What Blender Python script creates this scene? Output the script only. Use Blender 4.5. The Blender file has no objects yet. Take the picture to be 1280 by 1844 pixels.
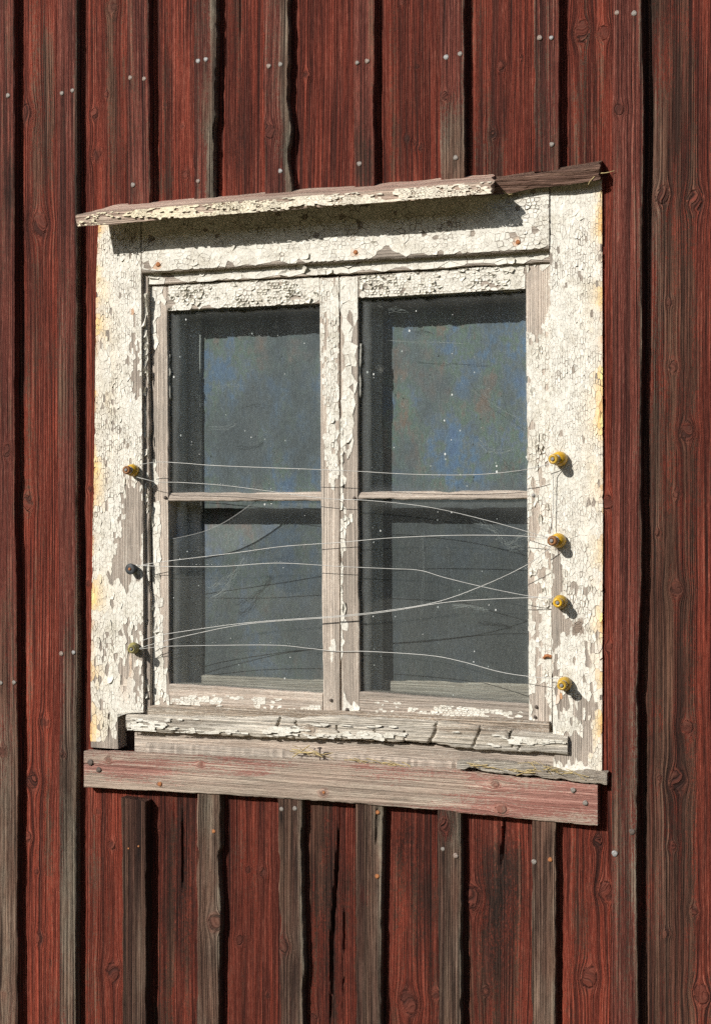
import bpy, math
import numpy as np
from mathutils import Vector
from mathutils.geometry import delaunay_2d_cdt

# ------------------------------------------------------------------ camera, sky, sun, exposure
TH = math.radians(18.7); F = 2500.0; U0, V0 = 640.0, 905.0; DIST = 2.5; EYE = 1.6
CAM = np.array([DIST*math.sin(TH), -DIST*math.cos(TH), EYE])
FWD = np.array([-math.sin(TH), math.cos(TH), 0.0]); RGT = np.array([math.cos(TH), math.sin(TH), 0.0])
SUN = Vector((0.56, 1.0, -0.62))

sc = bpy.context.scene
col = sc.collection
cd = bpy.data.cameras.new('camera'); cam = bpy.data.objects.new('camera', cd); col.objects.link(cam)
cam.location = CAM; cam.rotation_euler = (math.radians(90), 0, TH)
cd.sensor_fit = 'VERTICAL'; cd.sensor_height = 36.0; cd.lens = F/1844*36.0
cd.shift_y = -(922-V0)/1844; cd.clip_start = 0.05; cd.clip_end = 2000
sc.camera = cam

wd = bpy.data.worlds.new('World'); sc.world = wd; wd.use_nodes = True
wn = wd.node_tree.nodes; wl = wd.node_tree.links
sky = wn.new('ShaderNodeTexSky'); sky.sky_type = 'NISHITA'; sky.sun_disc = False
sky.sun_elevation = math.asin(-SUN.normalized().z)
sky.sun_rotation = math.atan2(-SUN.x, -SUN.y)
bg = wn['Background']; bg.inputs['Strength'].default_value = 0.075
wl.new(sky.outputs[0], bg.inputs['Color'])

sd = bpy.data.lights.new('sun', 'SUN'); sun = bpy.data.objects.new('sun', sd); col.objects.link(sun)
sd.energy = 5.0; sd.angle = math.radians(0.5); sd.color = (1.0, 0.955, 0.89)
sun.rotation_euler = SUN.to_track_quat('-Z', 'Y').to_euler(); sun.location = (-3, -5, 4)

vs = sc.view_settings
vs.view_transform = 'Standard'; vs.look = 'None'; vs.exposure = 0.12; vs.gamma = 1.0; vs.use_curve_mapping = False

sc.cycles.use_denoising = False
sc.cycles.use_adaptive_sampling = True; sc.cycles.adaptive_threshold = 0.03; sc.cycles.adaptive_min_samples = 32
sc.cycles.max_bounces = 6; sc.cycles.diffuse_bounces = 4; sc.cycles.glossy_bounces = 2; sc.cycles.transparent_max_bounces = 10; sc.cycles.caustics_reflective = False; sc.cycles.caustics_refractive = False

# ------------------------------------------------------------------ survey of the wall (sight lines to known planes)
def P(u, v, y):
    """point of the plane at depth y that the survey mark (u, v) sights: x, z"""
    r = FWD + RGT*((u-U0)/F) + np.array([0, 0, (V0-v)/F])
    t = (y-CAM[1])/r[1]; p = CAM + r*t
    return p[0], p[2]
def PX(x, y, z):
    dx = x-CAM[0]; dy = y-CAM[1]
    dep = dx*FWD[0]+dy*FWD[1]
    return U0+F*(dx*RGT[0]+dy*RGT[1])/dep, V0-F*(z-CAM[2])/dep
rng = np.random.default_rng(7)

def _h(ix, iy, s):
    v = np.sin(ix*127.1+iy*311.7+s*74.7)*43758.5453
    return v-np.floor(v)
def noise2(x, y, s=0):
    x = np.asarray(x, float); y = np.asarray(y, float)
    ix = np.floor(x); iy = np.floor(y); fx = x-ix; fy = y-iy
    fx = fx*fx*(3-2*fx); fy = fy*fy*(3-2*fy)
    a = _h(ix, iy, s); b = _h(ix+1, iy, s); c = _h(ix, iy+1, s); d = _h(ix+1, iy+1, s)
    return (a+(b-a)*fx)*(1-fy)+(c+(d-c)*fx)*fy
def fbm(x, y, s=0, o=3):
    t = 0; a = .5; n = 0
    for k in range(o):
        t = t+a*noise2(x*2**k, y*2**k, s+k*13); n += a; a *= .5
    return t/n

# ------------------------------------------------------------------ materials
def new_mat(name):
    m = bpy.data.materials.new(name); m.use_nodes = True
    nt = m.node_tree; nt.nodes.clear()
    o = nt.nodes.new('ShaderNodeOutputMaterial')
    return m, nt, o
class NB:
    def __init__(s, nt): s.nt = nt
    def n(s, t, **k):
        x = s.nt.nodes.new(t)
        for a, b in k.items(): setattr(x, a, b)
        return x
    def set(s, sock, v):
        if isinstance(v, bpy.types.NodeSocket): s.nt.links.new(v, sock)
        elif v is not None: sock.default_value = v
    def math(s, op, a, b=None, c=None, clamp=False):
        x = s.n('ShaderNodeMath', operation=op, use_clamp=clamp)
        s.set(x.inputs[0], a); s.set(x.inputs[1], b)
        if c is not None: s.set(x.inputs[2], c)
        return x.outputs[0]
    def mix(s, f, a, b, blend='MIX'):
        x = s.n('ShaderNodeMix', data_type='RGBA', blend_type=blend)
        s.set(x.inputs[0], f)
        for i, q in ((6, a), (7, b)):
            if isinstance(q, tuple) and len(q) == 3: q = (*q, 1)
            s.set(x.inputs[i], q)
        return x.outputs[2]
    def noise(s, vec, scale=1, detail=3, rough=.55, dist=0):
        x = s.n('ShaderNodeTexNoise'); s.set(x.inputs['Vector'], vec)
        x.inputs['Scale'].default_value = scale; x.inputs['Detail'].default_value = detail
        x.inputs['Roughness'].default_value = rough; x.inputs['Distortion'].default_value = dist
        return x.outputs['Fac']
    def ss(s, v, lo, hi, a=0, b=1):
        x = s.n('ShaderNodeMapRange', interpolation_type='SMOOTHSTEP')
        s.set(x.inputs[0], v); s.set(x.inputs[1], lo); s.set(x.inputs[2], hi); s.set(x.inputs[3], a); s.set(x.inputs[4], b)
        return x.outputs[0]
    def vmul(s, v, sc_):
        x = s.n('ShaderNodeVectorMath', operation='MULTIPLY'); s.set(x.inputs[0], v); x.inputs[1].default_value = sc_
        return x.outputs[0]

def wood_mat(name, paint_lo, paint_hi, paint_faded, brown=((.034, .017, .011), (.19, .090, .056)),
             grey=((.070, .056, .040), (.40, .345, .26)), residue=0.0, bump=1.0, groove=0.95, gscale=1.0, knot_hi=(.15, .042, .026)):
    m, nt, o = new_mat(name); b = NB(nt)
    uv = b.n('ShaderNodeUVMap', uv_map='grain').outputs[0]
    at = b.n('ShaderNodeAttribute', attribute_name='wearmap')
    sep = b.n('ShaderNodeSeparateColor'); nt.links.new(at.outputs['Color'], sep.inputs[0])
    wear, greyv, dark = sep.outputs[0], sep.outputs[1], sep.outputs[2]
    knot = at.outputs['Alpha']
    n1 = b.noise(b.vmul(uv, (380*gscale, 3.5, 0)), 1, 4, .75)
    n2 = b.noise(b.vmul(uv, (60, 1.3, 0)), 1, 4, .72)
    n3 = b.noise(b.vmul(uv, (14, 3.5, 0)), 1, 4, .75)
    fib = b.noise(b.vmul(uv, (900, 60, 0)), 1, 3, .75)
    spk = b.noise(b.vmul(uv, (520, 150, 0)), 1, 3, .8)
    # long thin drying checks: ridges of stretched noise, of several widths
    def checks(su, sv, w):
        q = b.noise(b.vmul(uv, (su*gscale, sv, 0)), 1, 2, .5)
        return b.ss(b.math('ABSOLUTE', b.math('SUBTRACT', q, .5)), w, 0.0)
    deep = b.math('MULTIPLY', checks(130, .45, .055), b.ss(b.noise(b.vmul(uv, (45, 1.6, 3)), 1, 3, .6), .38, .54))
    sepu = b.n('ShaderNodeSeparateXYZ'); nt.links.new(uv, sepu.inputs[0])
    ph = b.math('ADD', b.math('MULTIPLY', sepu.outputs[0], b.math('ADD', 6.2832*75*gscale, b.math('MULTIPLY', b.n('ShaderNodeObjectInfo').outputs['Random'], 6.2832*110*gscale))), b.math('MULTIPLY', b.noise(b.vmul(uv, (26, .35, 0)), 1, 4, .65), 48))
    ringl = b.ss(b.math('SINE', ph), .15, .90)
    thin = b.math('MULTIPLY', ringl, b.ss(b.noise(b.vmul(uv, (90, 4.5, 11)), 1, 4, .75), .38, .62))
    chk = b.math('MAXIMUM', deep, b.math('MULTIPLY', thin, .8))
    soft = b.ss(n1, .30, .58)
    red = b.mix(b.ss(n2, .3, .72), paint_lo, paint_hi)
    red = b.mix(b.math('MULTIPLY', b.ss(n3, .55, .8), .4), red, b.mix(.5, paint_lo, (.05, .012, .010)))
    fade = b.ss(b.math('ADD', b.math('MULTIPLY', n1, .55), b.math('MULTIPLY', fib, .6)), .55, .82)
    red = b.mix(b.math('MULTIPLY', fade, .6), red, paint_faded)
    br = b.mix(b.ss(b.math('ADD', b.math('MULTIPLY', n1, .6), b.math('MULTIPLY', n2, .4)), .3, .7), brown[0], brown[1])
    br = b.mix(b.math('MULTIPLY', b.ss(n2, .65, .35), .6), br, paint_lo)
    gr = b.mix(b.ss(b.math('ADD', b.math('MULTIPLY', n1, .5), b.math('ADD', b.math('MULTIPLY', fib, .25), b.math('MULTIPLY', n2, .25))), .32, .68), grey[0], grey[1])
    gr = b.mix(b.math('MULTIPLY', b.ss(n3, .40, .65), .6), gr, brown[1])
    bare = b.mix(greyv, br, gr)
    w = b.math('ADD', wear, b.math('ADD', b.math('MULTIPLY', b.math('SUBTRACT', n2, .5), 1.2), b.math('MULTIPLY', b.math('SUBTRACT', n3, .5), 1.6)))
    w = b.math('ADD', w, b.math('ADD', b.math('MULTIPLY', b.math('SUBTRACT', spk, .5), 1.3), b.math('MULTIPLY', b.math('SUBTRACT', n1, .5), .9)))
    wm = b.ss(w, .36, .64)
    c = b.mix(wm, red, bare)
    if residue:
        rs = b.math('ADD', b.math('MULTIPLY', spk, .5), b.math('ADD', b.math('MULTIPLY', n2, .45), b.math('MULTIPLY', n3, .4)))
        c = b.mix(b.math('MULTIPLY', b.ss(rs, .68, .84), residue), c, (.62, .58, .50))
    dm = b.math('MULTIPLY', dark, b.ss(b.math('ADD', n3, b.math('MULTIPLY', b.math('SUBTRACT', spk, .5), .9)), .25, .62))
    c = b.mix(dm, c, (.020, .012, .009))
    kc = b.mix(b.noise(b.vmul(uv, (420, 160, 0)), 1, 4, .7), (.028, .011, .008), knot_hi)
    c = b.mix(b.math('MULTIPLY', b.ss(knot, .46, .62), .7), c, kc)
    kr = b.math('MULTIPLY', b.ss(knot, .40, .49), b.ss(knot, .58, .50))
    kr = b.math('MULTIPLY', kr, b.ss(b.noise(b.n('ShaderNodeNewGeometry').outputs['Position'], 70, 3, .6), .42, .60))
    halo = b.math('MULTIPLY', b.ss(knot, .12, .42), b.ss(knot, .56, .45))
    c = b.mix(b.math('MULTIPLY', halo, .4), c, knot_hi)
    c = b.mix(b.math('MULTIPLY', b.math('SUBTRACT', 1, soft), groove*.55), c, b.mix(.3, (.010, .006, .005), c))
    dk = b.math('MAXIMUM', b.math('MULTIPLY', chk, groove), b.math('MULTIPLY', kr, .8))
    c = b.mix(b.math('MULTIPLY', dk, .85), c, (.010, .006, .005))
    oi = b.n('ShaderNodeObjectInfo').outputs['Random']
    tint = b.math('MULTIPLY', b.math('ADD', .74, b.math('MULTIPLY', oi, .36)), b.ss(b.noise(b.vmul(uv, (9, 2.2, 5)), 1, 4, .65), .2, .8, .74, 1.20))
    tint = b.math('MULTIPLY', tint, b.math('ADD', .62, b.math('ADD', b.math('MULTIPLY', fib, .58), b.math('MULTIPLY', spk, .42))))
    tc = b.n('ShaderNodeCombineXYZ'); [nt.links.new(tint, tc.inputs[i]) for i in range(3)]
    c = b.mix(1.0, c, tc.outputs[0], 'MULTIPLY')
    hgt = b.math('ADD', b.math('MULTIPLY', chk, -1.0), b.math('ADD', b.math('MULTIPLY', soft, .55), b.math('ADD', b.math('MULTIPLY', n1, .4), b.math('ADD', b.math('MULTIPLY', n2, .35), b.math('ADD', b.math('MULTIPLY', fib, .35), b.math('MULTIPLY', spk, .3))))))
    hgt = b.math('SUBTRACT', hgt, b.math('MULTIPLY', kr, .8))
    bp = b.n('ShaderNodeBump'); bp.inputs['Strength'].default_value = .95*bump; bp.inputs['Distance'].default_value = .0026
    nt.links.new(hgt, bp.inputs['Height'])
    p = b.n('ShaderNodeBsdfPrincipled'); nt.links.new(c, p.inputs['Base Color']); nt.links.new(bp.outputs[0], p.inputs['Normal'])
    p.inputs['Roughness'].default_value = .82; p.inputs['Specular IOR Level'].default_value = .22
    nt.links.new(p.outputs[0], o.inputs[0])
    return m
M = {}
M['wall'] = wood_mat('falu_red_wood', (.115, .021, .012), (.275, .048, .025), (.46, .18, .12))
M['batten'] = wood_mat('dusty_red_batten_wood', (.115, .026, .018), (.25, .066, .043), (.46, .22, .16))
M['apron'] = wood_mat('faded_pink_wood', (.34, .14, .11), (.52, .28, .225), (.66, .46, .38), brown=((.28, .19, .14), (.56, .42, .33)), grey=((.31, .26, .205), (.66, .58, .47)), groove=.35, bump=.7, knot_hi=(.30, .12, .08))
M['bare'] = wood_mat('bare_grey_wood', (.5, .47, .41), (.62, .6, .53), (.6, .58, .5), brown=((.27, .20, .155), (.60, .49, .40)), grey=((.22, .19, .16), (.58, .515, .44)), residue=.8, groove=.22, bump=.7, gscale=1.3, knot_hi=(.26, .18, .12))
M['sill'] = wood_mat('limewashed_wood', (.52, .46, .37), (.74, .69, .60), (.72, .68, .6), brown=((.13, .08, .05), (.42, .31, .22)), grey=((.20, .165, .13), (.58, .51, .42)), residue=1.0, groove=.3, bump=1.0, knot_hi=(.26, .18, .12))
M['lining'] = wood_mat('old_white_lining', (.7, .7, .66), (.8, .8, .76), (.8, .8, .75), brown=((.5, .48, .45), (.7, .68, .63)), grey=((.56, .56, .54), (.8, .8, .76)), groove=.15, bump=.3)
M['dark'] = wood_mat('rotten_brown_wood', (.12, .03, .02), (.2, .06, .04), (.25, .12, .09), brown=((.13, .075, .052), (.52, .33, .24)), bump=1.0, groove=.3)

def paint_mat():
    m, nt, o = new_mat('flaking_cream_paint'); b = NB(nt)
    at = b.n('ShaderNodeAttribute', attribute_name='tone').outputs['Color']
    pos = b.n('ShaderNodeNewGeometry').outputs['Position']
    n = b.noise(pos, 260, 4, .65); n2 = b.noise(pos, 60, 3, .6)
    c = b.mix(b.math('MULTIPLY', b.ss(n, .45, .75), .30), at, (.42, .36, .28))
    c = b.mix(b.math('MULTIPLY', b.ss(n2, .50, .8), .30), c, (.45, .40, .31))
    vo = b.n('ShaderNodeTexVoronoi', feature='DISTANCE_TO_EDGE'); nt.links.new(b.vmul(pos, (1, .3, .42)), vo.inputs['Vector']); vo.inputs['Scale'].default_value = 290
    hair = b.math('MULTIPLY', b.ss(vo.outputs['Distance'], .07, .0), b.ss(n2, .36, .56))
    c = b.mix(b.math('MULTIPLY', b.ss(b.noise(pos, 15, 4, .7), .48, .72), .38), c, (.41, .375, .28))
    c = b.mix(b.math('MULTIPLY', hair, .75), c, (.16, .12, .09))
    bp = b.n('ShaderNodeBump'); bp.inputs['Strength'].default_value = .35; bp.inputs['Distance'].default_value = .0006
    nt.links.new(n, bp.inputs['Height'])
    p = b.n('ShaderNodeBsdfPrincipled'); nt.links.new(c, p.inputs['Base Color']); nt.links.new(bp.outputs[0], p.inputs['Normal'])
    p.inputs['Roughness'].default_value = .6; p.inputs['Specular IOR Level'].default_value = .3
    nt.links.new(p.outputs[0], o.inputs[0]); return m
M['paint'] = paint_mat()

def simple(name, c0, c1, scale=120, rough=.6, metal=0, bump=.3, spec=.4, c2=None):
    m, nt, o = new_mat(name); b = NB(nt)
    pos = b.n('ShaderNodeTexCoord').outputs['Object']
    n = b.noise(pos, scale, 4, .65)
    c = b.mix(b.ss(n, .3, .7), c0, c1)
    if c2: c = b.mix(b.ss(b.noise(pos, scale*.45, 3, .6), .52, .66), c, c2)
    bp = b.n('ShaderNodeBump'); bp.inputs['Strength'].default_value = bump; bp.inputs['Distance'].default_value = .001
    nt.links.new(n, bp.inputs['Height'])
    p = b.n('ShaderNodeBsdfPrincipled'); nt.links.new(c, p.inputs['Base Color']); nt.links.new(bp.outputs[0], p.inputs['Normal'])
    p.inputs['Roughness'].default_value = rough; p.inputs['Metallic'].default_value = metal; p.inputs['Specular IOR Level'].default_value = spec
    nt.links.new(p.outputs[0], o.inputs[0]); return m
M['nail'] = simple('galvanised_nail', (.16, .155, .15), (.36, .35, .34), 420, .6, .1)
M['nail_mid'] = simple('dull_nail', (.12, .105, .09), (.30, .27, .24), 420, .65, .1)
M['nail_rusty'] = simple('spotted_nail', (.15, .09, .06), (.32, .28, .25), 420, .7, .05)
M['rust'] = simple('rusty_iron', (.20, .07, .025), (.42, .17, .06), 300, .8)
M['nail_dark'] = simple('dark_iron', (.05, .04, .035), (.13, .10, .08), 300, .7)
M['wire'] = simple('fence_wire', (.34, .34, .32), (.46, .46, .44), 25, .45, .3, bump=0)
M['yellow'] = simple('yellow_plastic', (.55, .32, .015), (.66, .41, .03), 60, .3, c2=(.50, .28, .018))
M['ochre'] = simple('aged_yellow_plastic', (.44, .27, .035), (.54, .35, .05), 60, .32, c2=(.38, .23, .03))
M['olive'] = simple('olive_plastic', (.22, .19, .06), (.33, .29, .11), 150, .5, c2=(.16, .13, .05))
M['brownp'] = simple('brown_plastic', (.16, .065, .02), (.27, .12, .04), 150, .5)
M['blackp'] = simple('black_rubber', (.02, .024, .026), (.055, .06, .062), 200, .6)
M['straw'] = simple('dry_straw', (.30, .22, .09), (.52, .41, .20), 150, .7)
M['putty'] = simple('cracked_putty', (.22, .22, .19), (.45, .44, .39), 220, .85, bump=.8)
M['light_stop_backing'] = simple('dark_backing', (.03, .018, .014), (.06, .035, .025), 40, .9)
M['added_room_box'] = simple('dim_room_box', (.12, .11, .10), (.18, .17, .15), 5, .9)
M['stone'] = simple('foundation_stone', (.16, .15, .14), (.32, .31, .29), 6, .9)
M['grass'] = simple('rough_grass', (.095, .088, .048), (.18, .155, .085), 3, .9)
M['sky_block_foliage'] = simple('dark_sky_block_foliage', (.018, .032, .012), (.05, .075, .025), 2, .8)
def web_mat():
    m, nt, o = new_mat('cobweb_silk'); b = NB(nt)
    d = b.n('ShaderNodeBsdfTranslucent'); d.inputs[0].default_value = (.8, .8, .78, 1)
    d2 = b.n('ShaderNodeBsdfDiffuse'); d2.inputs[0].default_value = (.7, .7, .68, 1)
    t = b.n('ShaderNodeBsdfTransparent')
    a = b.n('ShaderNodeMixShader'); a.inputs[0].default_value = .5; nt.links.new(d.outputs[0], a.inputs[1]); nt.links.new(d2.outputs[0], a.inputs[2])
    e = b.n('ShaderNodeMixShader'); e.inputs[0].default_value = .45; nt.links.new(t.outputs[0], e.inputs[1]); nt.links.new(a.outputs[0], e.inputs[2])
    nt.links.new(e.outputs[0], o.inputs[0]); return m
M['web'] = web_mat()
def glass_mat():
    m, nt, o = new_mat('dusty_old_glass'); b = NB(nt)
    pos = b.n('ShaderNodeTexCoord').outputs['Object']
    t = b.n('ShaderNodeBsdfTransparent'); t.inputs[0].default_value = (.90, .93, .93, 1)
    g = b.n('ShaderNodeBsdfGlossy'); g.inputs['Roughness'].default_value = .02
    bp = b.n('ShaderNodeBump'); bp.inputs['Strength'].default_value = .12; bp.inputs['Distance'].default_value = .004
    nt.links.new(b.noise(pos, 7, 2, .5), bp.inputs['Height']); nt.links.new(bp.outputs[0], g.inputs['Normal'])
    fr = b.n('ShaderNodeFresnel'); fr.inputs[0].default_value = 1.5
    mx = b.n('ShaderNodeMixShader'); nt.links.new(b.math('MULTIPLY', fr.outputs[0], 1.0), mx.inputs[0])
    nt.links.new(t.outputs[0], mx.inputs[1]); nt.links.new(g.outputs[0], mx.inputs[2])
    d = b.n('ShaderNodeBsdfDiffuse'); d.inputs[0].default_value = (.72, .74, .72, 1)
    # dust film, runs and specks of dirt on the pane
    film = b.ss(b.noise(b.vmul(pos, (14, 14, 3)), 1, 5, .7), .3, .8, .012, .024)
    # pale edge film: grime, plus painted-in light for the dark lining strips behind
    gs = b.n('ShaderNodeSeparateXYZ'); nt.links.new(b.n('ShaderNodeTexCoord').outputs['Generated'], gs.inputs[0])
    wv = b.math('MULTIPLY', b.math('SUBTRACT', b.noise(pos, 16, 4, .6), .5), .05)
    el = b.ss(b.math('ADD', gs.outputs[0], wv), .085, .045); er = b.ss(b.math('ADD', gs.outputs[0], wv), .95, 1.0)
    et = b.math('MULTIPLY', b.ss(b.math('ADD', gs.outputs[2], wv), .90, 1.0), .8); eb = b.ss(b.math('ADD', gs.outputs[2], wv), .07, .0)
    edge = b.math('MAXIMUM', b.math('MAXIMUM', el, er), b.math('MAXIMUM', et, eb))
    film = b.math('ADD', film, b.math('MULTIPLY', edge, .040))
    runs = b.math('MULTIPLY', b.ss(b.noise(b.vmul(pos, (260, 260, 9)), 1, 3, .65), .66, .80), b.ss(b.noise(pos, 5, 3, .6), .42, .62, 0, .10))
    film = b.math('ADD', film, runs)
    vo = b.n('ShaderNodeTexVoronoi', feature='F1'); nt.links.new(b.vmul(pos, (1, 1, .7)), vo.inputs['Vector']); vo.inputs['Scale'].default_value = 75
    vo.inputs['Randomness'].default_value = 1.0
    sepc = b.n('ShaderNodeSeparateColor'); nt.links.new(vo.outputs['Color'], sepc.inputs[0])
    rad = b.math('MULTIPLY', b.math('POWER', sepc.outputs[0], 3.0), b.ss(b.noise(pos, 9, 3, .6), .36, .64, .05, .15))
    spot = b.math('MULTIPLY', b.math('LESS_THAN', vo.outputs['Distance'], rad), .75)
    v2 = b.n('ShaderNodeTexVoronoi', feature='F1'); nt.links.new(b.vmul(pos, (1, 1, .16)), v2.inputs['Vector']); v2.inputs['Scale'].default_value = 62
    sp2 = b.n('ShaderNodeSeparateColor'); nt.links.new(v2.outputs['Color'], sp2.inputs[0])
    drip = b.math('MULTIPLY', b.math('LESS_THAN', v2.outputs['Distance'], b.math('MULTIPLY', b.math('POWER', sp2.outputs[1], 9.0), .085)), .55)
    f = b.math('MAXIMUM', b.math('MAXIMUM', film, drip), spot)
    m2 = b.n('ShaderNodeMixShader'); nt.links.new(f, m2.inputs[0]); nt.links.new(mx.outputs[0], m2.inputs[1]); nt.links.new(d.outputs[0], m2.inputs[2])
    nt.links.new(m2.outputs[0], o.inputs[0]); return m
M['glass'] = glass_mat()
def inner_mat():
    m, nt, o = new_mat('filmed_inner_glass'); b = NB(nt)
    pos = b.n('ShaderNodeTexCoord').outputs['Object']
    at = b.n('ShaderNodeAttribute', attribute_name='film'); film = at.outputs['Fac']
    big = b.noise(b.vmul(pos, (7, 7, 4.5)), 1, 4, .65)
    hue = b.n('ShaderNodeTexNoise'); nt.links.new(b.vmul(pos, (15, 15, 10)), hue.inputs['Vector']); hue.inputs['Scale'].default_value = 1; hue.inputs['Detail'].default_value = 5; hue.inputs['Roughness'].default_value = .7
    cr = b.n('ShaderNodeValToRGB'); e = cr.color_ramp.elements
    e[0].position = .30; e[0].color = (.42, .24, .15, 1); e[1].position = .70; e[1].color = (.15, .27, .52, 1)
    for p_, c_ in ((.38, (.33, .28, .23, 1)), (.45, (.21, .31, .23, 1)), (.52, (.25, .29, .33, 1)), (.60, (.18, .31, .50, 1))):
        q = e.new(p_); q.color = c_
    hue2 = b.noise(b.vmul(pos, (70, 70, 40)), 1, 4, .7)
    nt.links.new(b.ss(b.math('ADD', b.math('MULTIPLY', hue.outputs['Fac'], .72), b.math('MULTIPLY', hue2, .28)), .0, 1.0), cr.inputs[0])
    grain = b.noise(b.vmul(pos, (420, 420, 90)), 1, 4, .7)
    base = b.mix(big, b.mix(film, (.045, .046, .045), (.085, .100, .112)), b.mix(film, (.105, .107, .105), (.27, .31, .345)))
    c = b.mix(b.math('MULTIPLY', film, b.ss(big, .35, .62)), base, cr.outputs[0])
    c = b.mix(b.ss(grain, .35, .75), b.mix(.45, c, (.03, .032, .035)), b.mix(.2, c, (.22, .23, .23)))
    p = b.n('ShaderNodeBsdfPrincipled'); nt.links.new(c, p.inputs['Base Color'])
    p.inputs['Roughness'].default_value = .5; p.inputs['Specular IOR Level'].default_value = .3
    nt.links.new(p.outputs[0], o.inputs[0]); return m
M['inner'] = inner_mat()

# ------------------------------------------------------------------ builders
def link(o, parent=None, label=None, cat=None, group=None, kind=None):
    col.objects.link(o)
    if parent: o.parent = parent
    if label: o['label'] = label
    if cat: o['category'] = cat
    if group: o['group'] = group
    if kind: o['kind'] = kind
    return o
def empty(name, loc=(0, 0, 0), **k):
    o = bpy.data.objects.new(name, None); o.location = loc; o.empty_display_size = .05
    return link(o, **k)
def mesh_obj(name, verts, faces, mat, parent=None, smooth=False, **k):
    me = bpy.data.meshes.new(name); me.from_pydata([tuple(v) for v in verts], [], faces)
    me.materials.append(mat)
    if smooth: me.shade_smooth()
    me.update()
    return link(bpy.data.objects.new(name, me), parent, **k)
def box(name, x0, x1, y0, y1, z0, z1, mat, parent=None, **k):
    v = [(x, y, z) for x in (x0, x1) for y in (y0, y1) for z in (z0, z1)]
    f = [(0, 1, 3, 2), (4, 6, 7, 5), (0, 4, 5, 1), (2, 3, 7, 6), (0, 2, 6, 4), (1, 5, 7, 3)]
    return mesh_obj(name, v, f, mat, parent, **k)

def loft(name, axis, L, A, Y, U, mat, parent, wear, smooth=True, **k):
    """closed tube of cross-sections: rows follow L, columns run round the piece.  A across, Y depth, U grain coordinate"""
    nr, nc = A.shape
    LL = L if L.ndim == 2 else np.repeat(L[:, None], nc, 1)
    co = np.stack([A, Y, LL] if axis == 'v' else [LL, Y, A], -1).reshape(-1, 3)
    i = np.arange(nr-1)[:, None]*nc; j = np.arange(nc)[None, :]; j2 = (j+1) % nc
    q = np.stack([i+j, i+j2, i+nc+j2, i+nc+j], -1).reshape(-1, 4)
    if axis == 'h': q = q[:, ::-1]
    me = bpy.data.meshes.new(name)
    caps = [np.arange(nc)[::-1], np.arange(nc)+(nr-1)*nc]
    if axis == 'h': caps = [c[::-1] for c in caps]
    li = np.concatenate([q.ravel()]+caps).astype(np.int32)
    nq = len(q)
    ls = np.concatenate([np.arange(nq)*4, [nq*4, nq*4+nc]]).astype(np.int32)
    me.vertices.add(len(co)); me.vertices.foreach_set('co', co.ravel().astype(np.float32))
    me.loops.add(len(li)); me.loops.foreach_set('vertex_index', li)
    me.polygons.add(len(ls)); me.polygons.foreach_set('loop_start', ls)
    uvl = me.uv_layers.new(name='grain')
    uvv = np.stack([U, LL], -1).reshape(-1, 2)
    me.update(calc_edges=True); me.validate()
    if len(uvl.data) == len(li): uvl.data.foreach_set('uv', uvv[li].ravel().astype(np.float32))
    a = me.attributes.new('wearmap', 'FLOAT_COLOR', 'POINT')
    a.data.foreach_set('color', wear.reshape(-1, 4).ravel().astype(np.float32))
    me.materials.append(mat)
    if smooth:
        me.shade_smooth()
        sh = me.polygons
        me.set_sharp_from_angle(angle=math.radians(38))
    return link(bpy.data.objects.new(name, me), parent, **k)

_seed = [0]
def interp(pts, l):
    p = sorted(pts); return np.interp(l, [q[0] for q in p], [q[1] for q in p])

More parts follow.
